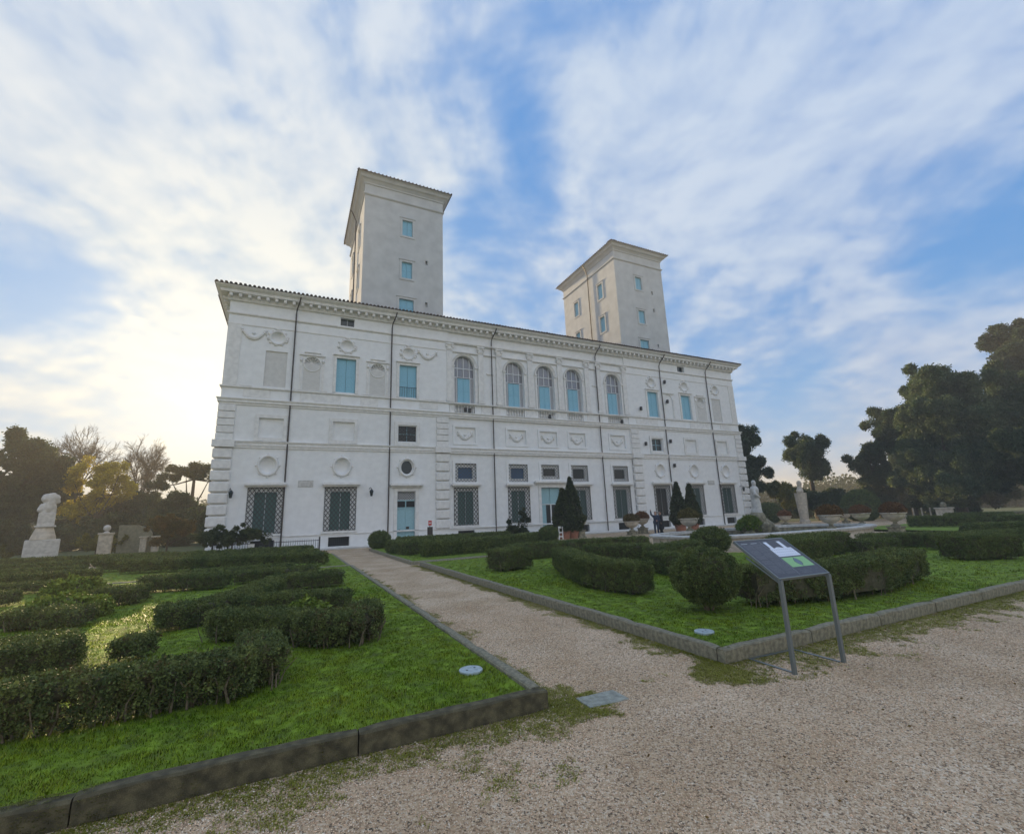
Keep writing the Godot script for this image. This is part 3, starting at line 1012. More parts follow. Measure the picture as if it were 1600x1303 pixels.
	for s in [-1.0, 1.0]:
		bp.box(s * 6.0 - 0.35, s * 6.0 + 0.35, 14.95, 15.05, CZ, CZ + 0.1)
	part(V, "pedestal_panel", bp.mesh(), mt.trim)
	# ---- windows of the wings and the ground floor
	var lat_g := lattice(2.3, 3.25, 0.29, 0.38, 0.046)
	var lat_s := lattice(1.95, 1.61, 0.3, 0.3, 0.032)
	var gsh := leaf_panel(0.71, 2.82)
	var bsh := leaf_panel(0.72, 2.8)
	for s in [-1.0, 1.0]:
		for b in bays:
			var x: float = b * s
			if not (b == 13.75 and s < 0):
				var o := win(V, "grilled_window", x, 1.3, 0.0)
				var dk: bool = b == 13.75
				for e in [-1.0, 1.0]:
					part(o, "shutter", gsh, mt.glass_dark if dk else mt.green_shutter, Vector3(0.365 * e, 0.08, -0.24))
				var cb := MB.new()
				cb.box(-0.02, 0.02, 0.08, 2.9, -0.215, -0.19)
				part(o, "meeting_stile", cb.mesh(), mt.bar_white)
				part(o, "grille", lat_g, mt.lattice, Vector3(0, 0, 0.04))
				bars_window(V, x, 0.16, 0.0)
			if b < 23:
				var o := win(V, "shuttered_window", x, 12.12, 0.0)
				for e in [-1.0, 1.0]:
					part(o, "shutter", bsh, mt.shutter, Vector3(0.37 * e, 0.03, -0.17))
				if b == 13.75 and s < 0:
					var rl2 := MB.new()
					for k in 8:
						rl2.box(-0.7 + k * 0.197, -0.68 + k * 0.197, 0.0, 0.85, 0.0, 0.02)
					rl2.box(-0.74, 0.74, 0.85, 0.89, -0.01, 0.03)
					part(o, "railing", rl2.mesh(), mt.iron, Vector3(0, 0, 0.03))
			if b == 13.75:
				var o := win(V, "mezzanine_window", x, 8.3, 0.0)
				var gp := MB.new()
				gp.box(-0.74, 0.74, 0, 1.3, -0.26, -0.25)
				part(o, "pane", gp.mesh(), mt.glass_dark)
				var mb := MB.new()
				mb.box(-0.03, 0.03, 0, 1.3, -0.24, -0.2)
				mb.box(-0.74, -0.04, 0.62, 0.67, -0.24, -0.2)
				mb.box(0.04, 0.74, 0.62, 0.67, -0.24, -0.2)
				part(o, "glazing_bars", mb.mesh(), mt.teal_door)
				if s < 0:
					part(o, "grille", lattice(1.48, 1.3, 0.3, 0.3, 0.04), mt.lattice, Vector3(0, 0, -0.05))
		var at := win(V, "attic_window", 18.75 * s - 0.1, 17.85, 0.0)
		var ap := MB.new()
		ap.box(-0.54, 0.54, 0, 0.7, -0.34, -0.33)
		part(at, "pane", ap.mesh(), mt.glass_dark)
		var ab := MB.new()
		ab.box(-0.025, 0.025, 0, 0.7, -0.32, -0.28)
		part(at, "glazing_bars", ab.mesh(), mt.recess)
	for i in 5:
		var x: float = arches[i]
		var y0 := 4.95 if i != 2 else 5.2
		var o := win(V, "grilled_window", x, y0, CZ)
		var gp := MB.new()
		gp.box(-0.68, 0.68, 0.3, 6.22 - y0, -0.31, -0.3)
		part(o, "pane", gp.mesh(), mt.glass_blue if i < 2 else mt.glass_dark)
		part(o, "grille", lat_s if i != 2 else lattice(1.95, 1.36, 0.3, 0.3, 0.032), mt.lattice, Vector3(0, 0, 0.03))
		if i != 2:
			var o2 := win(V, "grilled_window", x, 1.27, CZ)
			for e in [-1.0, 1.0]:
				part(o2, "shutter", gsh, mt.green_shutter, Vector3(0.355 * e, 0.06, -0.25))
			var cb := MB.new()
			cb.box(-0.02, 0.02, 0.08, 2.86, -0.225, -0.2)
			part(o2, "meeting_stile", cb.mesh(), mt.bar_white)
			part(o2, "grille", lattice(2.22, 3.2, 0.29, 0.38, 0.046), mt.lattice, Vector3(0, 0, 0.04))
			bars_window(V, x, 0.16, CZ)
	var og := win(V, "oval_window", -13.75, 6.14, 0)
	var ogm := MB.new()
	for s in 24:
		var t0 := TAU * s / 24
		var t1 := TAU * (s + 1) / 24
		ogm.tri(Vector3(0, 0, -0.2), Vector3(cos(t0) * 0.46, sin(t0) * 0.55, -0.2), Vector3(cos(t1) * 0.46, sin(t1) * 0.55, -0.2), Vector3.BACK)
	part(og, "pane", ogm.mesh(), mt.glass_dark)
	# side door
	var sd := win(V, "side_door", -13.75, 0.07, -0.28)
	for e in [-1.0, 1.0]:
		part(sd, "door_leaf", leaf_panel(0.72, 2.72), mt.teal_door, Vector3(0.365 * e, 0, 0.0))
	var tp := MB.new()
	tp.box(-0.74, 0.74, 2.86, 4.1, 0.0, 0.01)
	part(sd, "transom_pane", tp.mesh(), mt.void)
	var tb := MB.new()
	tb.box(-0.74, 0.74, 2.74, 2.84, 0.0, 0.06); tb.box(-0.74, 0.74, 3.34, 3.42, 0.012, 0.06); tb.box(-0.04, 0.04, 2.84, 3.34, 0.012, 0.06)
	part(sd, "transom_frame", tb.mesh(), mt.teal_door)
	part(sd, "transom_grille", lattice(1.46, 0.68, 0.2, 0.2, 0.03), mt.bar_white, Vector3(0, 3.43, 0.06))
	var hd := MB.new()
	hd.box(0.05, 0.3, 1.12, 1.3, 0.03, 0.07); hd.box(-0.55, -0.42, 1.02, 1.1, 0.03, 0.08)
	part(sd, "door_handle", hd.mesh(), mt.pipe)
	# main door, its upper shutters closed and one leaf open
	var md2 := win(V, "main_door", 0, 0.07, CZ - 0.33)
	for e in [-1.0, 1.0]:
		part(md2, "upper_panel", leaf_panel(1.06, 1.5), mt.teal_door, Vector3(0.55 * e, 2.82, 0.0))
	part(md2, "door_leaf", leaf_panel(0.62, 2.75), mt.teal_door, Vector3(-0.78, 0, 0))
	var dp := MB.new()
	dp.box(-0.45, 1.08, 0, 2.75, -0.02, -0.01)
	part(md2, "doorway", dp.mesh(), mt.void)
	var ds := MB.new()
	ds.box(0.0, 0.12, 0, 2.75, 0, 0.05); ds.box(-1.1, 1.1, 2.75, 2.81, 0.0, 0.08)
	part(md2, "door_frame", ds.mesh(), mt.white_paint)
	# ---- downpipes
	for x in [-22.72, -15.2, -5.85, 6.2, 15.15, 22.57]:
		var p := MB.new()
		p.tube([Vector3(0.25, 19.35, 0.92), Vector3(0.2, 19.05, 0.75), Vector3(0.03, 18.55, 0.3), Vector3(0, 18.2, 0.14), Vector3(0, 17.0, 0.11), Vector3(0, 0.02, 0.11)], [0.052, 0.052, 0.052, 0.052, 0.052, 0.052], 8)
		part(V, "downpipe", p.mesh(), mt.pipe, Vector3(x, 0, 0.0 if absf(x) > 10 else CZ + 0.06))
	# ---- towers
	for s in [-1.0, 1.0]:
		tower(V, s)

func bars_window(V: Node, x: float, y: float, z: float) -> void:
	var o := win(V, "cellar_window", x, y, z)
	var b := MB.new()
	b.box(-0.75, 0.75, 0, 0.68, -0.29, -0.28)
	part(o, "opening", b.mesh(), mt.void)
	var g := MB.new()
	for k in 11:
		g.box(-0.7 + k * 0.136, -0.68 + k * 0.136, 0, 0.68, -0.06, -0.04)
	part(o, "bars", g.mesh(), mt.iron)

func tower(V: Node, s: float) -> void:
	var x0 := -17.8 if s < 0 else 10.45
	var x1 := -10.45 if s < 0 else 17.8
	var z1 := -0.45
	var z0 := -11.55
	var y0 := 19.2
	var wx := -13.88 if s < 0 else 13.9
	var b := MB.new()
	var holes := [[10.15 - FX, 25.5], [10.15 - FX, 21.25]] if s < 0 else [[38.13 - FX, 27.8], [38.12 - FX, 25.5], [38.19 - FX, 20.98]]
	var ops := [op(wx, 0.95, 27.83, 29.45, 0.2), op(wx, 0.95, 23.5, 25.12, 0.2), op(wx, 1.3, 19.9, 21.4, 0.2)]
	for h in holes:
		ops.append(op(h[0], 0.22, h[1] - 0.25, h[1] + 0.2, 0.25, "rect", true))
	b.wall(x0, x1, y0, 33.0, z1, ops)
	# left face, built facing +z and turned
	var f := MB.new()
	var fo := []
	for z in [-3.45, -8.65]:
		for y in [27.4, 23.1]:
			fo.append(op(z, 0.95, y, y + 1.95, 0.22))
	f.wall(z0, z1, y0, 33.0, 0, fo)
	for i in f.v.size():
		# (z, y, depth) -> left face: outward is -x
		var p := f.v[i]
		b.v.append(Vector3(x0 - p.z, p.y, p.x))
		var q := f.n[i]
		b.n.append(Vector3(-q.z, q.y, q.x))
	b.quad(Vector3(x1, y0, z1), Vector3(x1, 33, z1), Vector3(x1, 33, z0), Vector3(x1, y0, z0), Vector3.RIGHT)
	b.quad(Vector3(x0, y0, z0), Vector3(x1, y0, z0), Vector3(x1, 33, z0), Vector3(x0, 33, z0), Vector3.FORWARD)
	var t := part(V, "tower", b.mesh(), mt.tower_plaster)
	t.set_meta("label", "%s square tower rising above the roof" % ("left" if s < 0 else "right"))
	var m := MB.new()
	m.molding(x0, x1, z0, z1, [Vector2(0.0, 31.15), Vector2(0.05, 31.15), Vector2(0.13, 31.25), Vector2(0.13, 31.33), Vector2(0.0, 31.36)])
	m.molding(x0, x1, z0, z1, [Vector2(0.0, 32.28), Vector2(0.07, 32.3), Vector2(0.1, 32.42), Vector2(0.28, 32.62), Vector2(0.42, 32.7), Vector2(0.54, 32.9), Vector2(0.68, 32.98), Vector2(0.68, 33.04), Vector2(-0.3, 33.05)])
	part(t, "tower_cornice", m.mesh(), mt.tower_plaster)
	var r := MB.new()
	var c := Vector3((x0 + x1) / 2, 34.3, (z0 + z1) / 2)
	var e := [Vector3(x0 - 0.76, 33.06, z1 + 0.76), Vector3(x1 + 0.76, 33.06, z1 + 0.76), Vector3(x1 + 0.76, 33.06, z0 - 0.76), Vector3(x0 - 0.76, 33.06, z0 - 0.76)]
	for k in 4:
		r.tri(e[k], e[(k + 1) % 4], c, Vector3.UP)
		r.quad(e[k], e[(k + 1) % 4], e[(k + 1) % 4] - Vector3(0, 0.05, 0), e[k] - Vector3(0, 0.05, 0), e[k] + e[(k + 1) % 4] - 2 * c)
	part(t, "tower_roof", r.mesh(), mt.roof_clay)
	var tl := MB.new()
	tl.tube([Vector3(0, 0, 0), Vector3(0, 0.17, -0.8)], [0.07, 0.07], 7)
	var tlm := tl.mesh()
	for i in 26:
		part(t, "eave_tile", tlm, mt.roof_clay, Vector3(x0 - 0.68 + (x1 - x0 + 1.36) * i / 25.0, 33.06, z1 + 0.8))
	for i in 36:
		part(t, "eave_tile", tlm, mt.roof_clay, Vector3(x0 - 0.8, 33.06, z1 + 0.6 - i * 0.34), -PI / 2)
	for y in [27.83, 23.5, 19.9]:
		var wide := 0.95 if y > 20 else 1.3
		var hi := 1.62 if y > 20 else 1.5
		tower_window(V, Vector3(wx, y, z1), 0.0, wide, hi)
	for z in [-3.45, -8.65]:
		for y in [27.4, 23.1]:
			tower_window(V, Vector3(x0, y, z), -PI / 2, 0.95, 1.95)
	var p := MB.new()
	p.tube([Vector3(-0.75, 32.9, -5.6), Vector3(-0.5, 32.5, -5.6), Vector3(-0.16, 31.7, -5.6), Vector3(-0.16, 20.5, -5.6)], [0.06, 0.06, 0.06, 0.06], 8)
	part(t, "downpipe", p.mesh(), mt.pipe, Vector3(x0, 0, 0))

func tower_window(V: Node, at: Vector3, turn: float, w: float, h: float) -> void:
	var o := win(V, "tower_window", at.x, at.y, at.z)
	o.rotation.y = turn
	var f := MB.new()
	f.frame(-w / 2, w / 2, 0, h, 0.2, 0.0, 0.05)
	f.box(-w / 2 - 0.26, w / 2 + 0.26, h + 0.2, h + 0.27, 0.0, 0.1)
	part(o, "frame", f.mesh(), mt.tower_plaster)
	for e in [-1.0, 1.0]:
		part(o, "shutter", leaf_panel(w / 2 - 0.02, h - 0.02), mt.shutter, Vector3(w / 4 * e, 0.01, -0.15))

# ------------------------------------------------------------------ plants
# a small spray of pointed leaves, radius r
func spray(n: int, r: float, l: float, wd: float, sd: int, upness := 0.3) -> ArrayMesh:
	var g := RandomNumberGenerator.new()
	g.seed = sd
	var b := MB.new()
	for i in n:
		var d := Vector3(g.randfn(), g.randfn() + upness, g.randfn()).normalized()
		var o := d * r * pow(g.randf(), 0.5) * 0.9
		var dir := (d + Vector3(g.randfn(), g.randfn(), g.randfn()) * 0.6).normalized()
		var side := dir.cross(Vector3(g.randfn(), g.randfn(), g.randfn())).normalized()
		var nn := dir.cross(side).normalized()
		if nn.dot(d) < 0: nn = -nn
		var k := g.randf_range(0.7, 1.25)
		var p0 := o - dir * l * 0.5 * k
		var p1 := o + side * wd * 0.5 * k
		var p2 := o + dir * l * 0.5 * k
		var p3 := o - side * wd * 0.5 * k
		b.stri(p0, p1, p2, nn, nn, nn)
		b.stri(p0, p2, p3, nn, nn, nn)
	return b.mesh()

var sprays := {}
func get_spray(k: String) -> Array:
	if not sprays.has(k):
		var a := []
		for i in 3:
			match k:
				"box": a.append(spray(15, 0.05, 0.027, 0.016, 100 + i, 0.5))
				"boxfar": a.append(spray(16, 0.1, 0.06, 0.036, 110 + i, 0.5))
				"bush": a.append(spray(10, 0.12, 0.13, 0.06, 120 + i))
				"tree": a.append(spray(13, 0.45, 0.26, 0.15, 130 + i))
				"fine": a.append(spray(11, 0.5, 0.22, 0.12, 140 + i))
				"cone": a.append(spray(14, 0.13, 0.13, 0.05, 150 + i, 1.5))
		sprays[k] = a
	return sprays[k]

func rand_basis(s: float) -> Basis:
	return Basis.from_euler(Vector3(rng.randf() * TAU, rng.randf() * TAU, rng.randf() * TAU)).scaled(Vector3.ONE * s)

# add leaf sprays as three multimeshes (one per variant)
func leaves(parent: Node, called: String, kind: String, mat: Material, xf: Array, cols: PackedColorArray) -> void:
	var vs := get_spray(kind)
	for k in 3:
		var x := []
		var c := PackedColorArray()
		for i in range(k, xf.size(), 3):
			x.append(xf[i])
			c.append(cols[i])
		if x.size():
			multi(parent, called, vs[k], mat, x, c, "stuff")

func mixc(a: Color, b: Color, t: float) -> Color:
	var k := rng.randf_range(0.75, 1.3)
	var c := a.lerp(b, t)
	return Color(c.r * k, c.g * k, c.b * k)

const BOX_SIDE := Color(0.060, 0.092, 0.032)
const BOX_NEW := Color(0.19, 0.215, 0.06)

var hn := FastNoiseLite.new()

# a clipped hedge along a line of ground points
func hedge(label: String, pts: Array, w: float, h: float, opt := {}) -> Node3D:
	var y0: float = opt.get("y", 0.13)
	var dens: float = opt.get("dens", 420.0)
	var kind: String = opt.get("kind", "box")
	var sc: float = opt.get("sc", 1.0)
	var gap: float = opt.get("gap", 0.08)
	var bare: float = opt.get("bare", 0.0)
	var brown: float = opt.get("brown", 0.0)
	var c0 := Vector2.ZERO
	for p in pts: c0 += p
	c0 /= pts.size()
	var root := thing("box_hedge", label, "hedge", Vector3(c0.x, y0, c0.y), 0.0, "clipped box hedges of the garden")
	# evenly spaced stations
	var st := []
	var total := 0.0
	for i in pts.size() - 1:
		var a: Vector2 = pts[i] - c0
		var b: Vector2 = pts[i + 1] - c0
		var n := maxi(1, ceili(a.distance_to(b) / 0.25))
		for k in n:
			st.append(a.lerp(b, float(k) / n))
		total += a.distance_to(b)
	st.append(pts[-1] - c0)
	# smooth corners
	for r in 2:
		var s2 := st.duplicate()
		for i in range(1, st.size() - 1):
			s2[i] = (st[i - 1] + st[i] * 2 + st[i + 1]) / 4
		st = s2
	var dirs := []
	for i in st.size():
		dirs.append((st[mini(i + 1, st.size() - 1)] - st[maxi(i - 1, 0)]).normalized())
	# core
	var b := MB.new()
	var ins := 0.045
	var hw := w / 2 - ins
	var g0 := gap
	if bare > 0.2:
		g0 = h * 0.62
		hw *= 0.7
	var sec := [Vector2(-hw * 0.9, g0), Vector2(-hw, maxf(h * 0.4, g0 + 0.02)), Vector2(-hw, h - ins - 0.05), Vector2(-hw + 0.05, h - ins), Vector2(hw - 0.05, h - ins), Vector2(hw, h - ins - 0.05), Vector2(hw, maxf(h * 0.4, g0 + 0.02)), Vector2(hw * 0.9, g0)]
	var rings := []
	for i in st.size():
		var sd := Vector2(-dirs[i].y, dirs[i].x)
		var rg := []
		for q in sec:
			var p: Vector2 = st[i] + sd * q.x
			var k := hn.get_noise_3d((p.x + c0.x) * 3, q.y * 4, (p.y + c0.y) * 3) * 0.03
			rg.append(Vector3(p.x + sd.x * k * signf(q.x), q.y + k, p.y + sd.y * k * signf(q.x)))
		rings.append(rg)
	for i in rings.size() - 1:
		for q in sec.size():
			var r := (q + 1) % sec.size()
			var ctr := Vector3(st[i].x, h / 2, st[i].y)
			b.quad(rings[i][q], rings[i + 1][q], rings[i + 1][r], rings[i][r], (rings[i][q] + rings[i][r]) / 2 - ctr)
	for e in [0, rings.size() - 1]:
		var ctr := Vector3(st[e].x, h / 2, st[e].y)
		for q in sec.size():
			b.tri(ctr, rings[e][q], rings[e][(q + 1) % sec.size()], Vector3(dirs[e].x, 0, dirs[e].y) * (-1.0 if e == 0 else 1.0))
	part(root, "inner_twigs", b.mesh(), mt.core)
	# leaves over the faces
	var xf := []
	var cols := PackedColorArray()
	var per := 2 * h + w
	var area := total * per + 2 * w * h
	var n := int(area * dens * 1.35 / (sc * sc))
	for i in n:
		var onend := rng.randf() * area < 2 * w * h
		var p: Vector3
		var nn: Vector3
		var t := rng.randf() * (st.size() - 1)
		var k := int(t)
		var f := t - k
		var top := false
		if onend:
			k = 0 if rng.randf() < 0.5 else st.size() - 1
			var d: Vector2 = dirs[k] * (-1.0 if k == 0 else 1.0)
			var sd := Vector2(-d.y, d.x)
			var g: Vector2 = st[k] + sd * rng.randf_range(-w / 2, w / 2) + d * rng.randf_range(0.0, 0.05)
			p = Vector3(g.x, rng.randf_range(gap, h), g.y)
			nn = Vector3(d.x, 0.1, d.y)
		else:
			var c: Vector2 = st[k].lerp(st[mini(k + 1, st.size() - 1)], f)
			var d: Vector2 = dirs[k]
			var sd := Vector2(-d.y, d.x)
			var u := rng.randf() * per
			if u < w:
				top = true
				var x := u - w / 2
				var drop := maxf(0, absf(x) - w / 2 + 0.06)
				p = Vector3(c.x + sd.x * x, h - drop * 0.5, c.y + sd.y * x)
				nn = Vector3.UP
			else:
				var s := -1.0 if u < w + h else 1.0
				var y := rng.randf_range(gap, h)
				var tap := w / 2 * (1.0 - 0.12 * clampf(1 - y / (h * 0.4), 0, 1))
				p = Vector3(c.x + sd.x * s * tap, y, c.y + sd.y * s * tap)
				nn = Vector3(sd.x * s, 0.15, sd.y * s)
		var wp := p + Vector3(c0.x, 0, c0.y)
		var big := hn.get_noise_3d(wp.x * 2.2, wp.y * 2.5, wp.z * 2.2)
		var thin := hn.get_noise_3d(wp.x * 1.1 + 50, wp.y * 0.7, wp.z * 1.1)
		if not top and bare > 0 and thin > 0.28 - bare * 0.5 and wp.y < h * 0.92 and rng.randf() < 0.93:
			continue
		if not top and p.y < gap + 0.1 and rng.randf() < 0.15 + 0.7 * big + bare * 0.6:
			continue
		p += nn * (big * 0.022 + rng.randf_range(-0.035, 0.014)) + Vector3(rng.randfn(), rng.randfn(), rng.randfn()) * 0.008
		if top and rng.randf() < 0.03:
			p.y += rng.randf_range(0.02, 0.06)
		xf.append(Transform3D(rand_basis(sc * rng.randf_range(0.75, 1.3)), p))
		var lightness := clampf(0.38 + big * 0.5 + rng.randf_range(-0.22, 0.3), 0, 1)
		var col := mixc(BOX_SIDE, BOX_NEW, lightness)
		if brown > 0 and rng.randf() < brown * (0.5 + thin):
			col = col.lerp(Color(0.10, 0.065, 0.03), 0.7)
		cols.append(col)
	if bare > 0.2:
		for i in int(n * 0.3):
			var t := rng.randf() * (st.size() - 1)
			var c: Vector2 = st[int(t)].lerp(st[mini(int(t) + 1, st.size() - 1)], t - int(t))
			var sd := Vector2(-dirs[int(t)].y, dirs[int(t)].x) * rng.randf_range(-0.4, 0.4) * w
			xf.append(Transform3D(rand_basis(sc * rng.randf_range(0.8, 1.4)), Vector3(c.x + sd.x, rng.randf_range(0.05, h * 0.8), c.y + sd.y)))
			cols.append(mixc(BOX_SIDE, Color(0.10, 0.075, 0.035), rng.randf() * 0.8))
	leaves(root, "foliage", kind, mt.leaf_box, xf, cols)
	# stems at the foot
	if opt.get("stems", true):
		var sb := MB.new()
		var m := int(total / (0.035 if bare > 0.2 else 0.11))
		for i in m:
			var t := rng.randf() * (st.size() - 1)
			var c: Vector2 = st[int(t)]
			var d: Vector2 = dirs[int(t)]
			var sd := Vector2(-d.y, d.x) * (1.0 if rng.randf() < 0.5 else -1.0)
			var off := rng.randf_range(0.15, 0.43) * w
			var p := Vector3(c.x + sd.x * off + d.x * rng.randf_range(-0.12, 0.12), -0.03, c.y + sd.y * off + d.y * rng.randf_range(-0.12, 0.12))
			var q := p + Vector3(rng.randf_range(-0.05, 0.05) + sd.x * 0.03, h * rng.randf_range(0.3, 0.5), rng.randf_range(-0.05, 0.05) + sd.y * 0.03)
			var e := q + Vector3(rng.randf_range(-0.08, 0.08) + sd.x * 0.05, h * 0.3, rng.randf_range(-0.08, 0.08) + sd.y * 0.05)
			var r := rng.randf_range(0.007, 0.017)
			sb.tube([p, q, e], [r, r * 0.8, r * 0.4], 5, false)
		if m > 0:
			part(root, "stems", sb.mesh(), mt.twig)
	return root

# a clipped ball or mound: radii r, standing on a short trunk if lift > 0
func ball(called: String, label: String, category: String, at: Vector3, r: Vector3, lift: float, opt := {}) -> Node3D:
	var root := thing(called, label, category, at, 0.0, opt.get("group", ""))
	var kind: String = opt.get("kind", "box")
	var sc: float = opt.get("sc", 1.0)
	var ca: Color = opt.get("a", BOX_SIDE)
	var cb: Color = opt.get("b", BOX_NEW)
	var ctr := Vector3(0, lift + r.y * opt.get("sit", 0.95), 0)
	var b := MB.new()
	b.blob(ctr, r * 0.9, 14, 9)
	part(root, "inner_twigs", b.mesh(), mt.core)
	var area := 4 * PI * pow((pow(r.x * r.y, 1.6) + pow(r.x * r.z, 1.6) + pow(r.y * r.z, 1.6)) / 3, 1 / 1.6)
	var n := int(area * opt.get("dens", 520.0) / (sc * sc))
	var xf := []
	var cols := PackedColorArray()
	for i in n:
		var d := Vector3(rng.randfn(), rng.randfn(), rng.randfn()).normalized()
		var p := ctr + d * r
		if p.y < 0.0: continue
		var big := hn.get_noise_3d((p.x + at.x) * 3.5, p.y * 3.5, (p.z + at.z) * 3.5)
		p += d * (big * 0.06 * opt.get("rough", 1.0) + rng.randf_range(-0.05, 0.025))
		xf.append(Transform3D(rand_basis(sc * rng.randf_range(0.75, 1.3)), p))
		cols.append(mixc(ca, cb, clampf(0.3 + big * 0.45 + rng.randf_range(-0.2, 0.28), 0, 1)))
	leaves(root, "foliage", kind, mt.leaf_box, xf, cols)
	if lift > 0:
		var t := MB.new()
		for i in 7:
			var a := TAU * i / 7 + rng.randf()
			t.tube([Vector3(cos(a) * 0.05, -0.03, sin(a) * 0.05), Vector3(cos(a) * 0.1, lift * 0.8, sin(a) * 0.1), Vector3(cos(a) * 0.28, lift + r.y * 0.5, sin(a) * 0.28)], [0.022, 0.017, 0.01], 6, false)
		part(root, "stems", t.mesh(), mt.twig)
	return root

# a tree: trunk, limbs, crown of leaf sprays over several clumps
# clumps: [[offset, radii], ...] ; offsets from the base
func tree(called: String, label: String, at: Vector3, trunk: Array, clumps: Array, ca: Color, cb: Color, opt := {}) -> Node3D:
	var root := thing(called, label, "tree", at, 0.0, opt.get("group", ""))
	var tb := MB.new()
	var tr: float = opt.get("tr", 0.3)
	var rs := []
	for i in trunk.size():
		rs.append(tr * (1.0 - 0.5 * i / maxf(1, trunk.size() - 1)))
	tb.tube(trunk, rs, 9)
	var topp: Vector3 = trunk[-1]
	for c in clumps:
		var p: Vector3 = c[0]
		var st: Vector3 = trunk[-1] if rng.randf() < 0.5 or trunk.size() < 3 else trunk[-2]
		var mid := st.lerp(p, 0.55) + Vector3(rng.randf_range(-0.3, 0.3), rng.randf_range(-0.4, 0.1), rng.randf_range(-0.3, 0.3))
		tb.tube([st, mid, p], [tr * 0.38, tr * 0.25, tr * 0.08], 6, false)
	part(root, "trunk", tb.mesh(), mt.bark)
	var xf := []
	var cols := PackedColorArray()
	var kind: String = opt.get("kind", "tree")
	var sc: float = opt.get("sc", 1.0)
	var shell: float = opt.get("shell", 0.55)
	for c in clumps:
		var r: Vector3 = c[1]
		var tone: float = rng.randf_range(-0.15, 0.15)
		# break each clump into lobes so that it shades itself
		var lobes := []
		var nl := maxi(5, int(r.x * r.y * 2.4))
		for i in nl:
			var d := Vector3(rng.randfn(), rng.randfn() + 0.25, rng.randfn()).normalized()
			lobes.append([c[0] + d * r * rng.randf_range(0.45, 1.2), (r.x + r.y) * 0.5 * rng.randf_range(0.13, 0.32), rng.randf_range(-0.12, 0.12)])
		var n := int(opt.get("dens", 34.0) * (r.x * r.y + r.x * r.z + r.y * r.z) * 4.2 / (sc * sc))
		for i in n:
			var p: Vector3
			var lt := tone
			if rng.randf() < 0.1:
				var d := Vector3(rng.randfn(), rng.randfn(), rng.randfn()).normalized()
				p = c[0] + d * r * pow(rng.randf(), 0.5) * 0.8
			else:
				var l: Array = lobes[rng.randi() % nl]
				var d := Vector3(rng.randfn(), rng.randfn() + 0.15, rng.randfn()).normalized()
				p = l[0] + d * l[1] * (rng.randf_range(shell, 1.1) if rng.randf() < 0.9 else rng.randf_range(1.1, 1.6))
				lt += l[2]
			var k := hn.get_noise_3d((p.x + at.x) * 0.8, p.y * 0.8, (p.z + at.z) * 0.8)
			xf.append(Transform3D(rand_basis(sc * rng.randf_range(0.6, 1.25)), p))
			cols.append(mixc(ca, cb, clampf(0.35 + lt + k * 0.5 + rng.randf_range(-0.2, 0.2), 0, 1)))
	leaves(root, "crown", kind, mt.leaf, xf, cols)
	return root

func grow(b: MB, p: Vector3, d: Vector3, l: float, r: float, depth: int, tips: Array) -> void:
	var q := p + d * l * 0.5 + Vector3(rng.randfn(), rng.randfn(), rng.randfn()) * l * 0.05
	var e := p + d * l
	b.tube([p, q, e], [r, r * 0.85, r * 0.65], 5 if depth > 3 else 3, false)
	if depth == 0:
		tips.append(e)
		return
	var n := 3 if rng.randf() < 0.85 else 2
	for i in n:
		var nd := (d + Vector3(rng.randfn(), rng.randfn() * 0.6 + 0.12, rng.randfn()) * 0.52).normalized()
		grow(b, e if i < 2 else q, nd, l * rng.randf_range(0.66, 0.86), r * 0.68, depth - 1, tips)

func bare_tree(label: String, at: Vector3, h: float, spread: float) -> void:
	var root := thing("bare_tree", label, "tree", at)
	var b := MB.new()
	var tips := []
	grow(b, Vector3(0, -0.1, 0), Vector3(0.03, 1, 0), h * 0.24, h * 0.022, 8, tips)
	# fit the crown to its width
	var o := part(root, "branches", b.mesh(), mt.bare_twig)
	var mx := 0.1
	var my := 0.1
	for t in tips:
		mx = maxf(mx, absf(t.x))
		my = maxf(my, t.y)
	o.scale = Vector3(spread / mx, h / my, spread / mx)

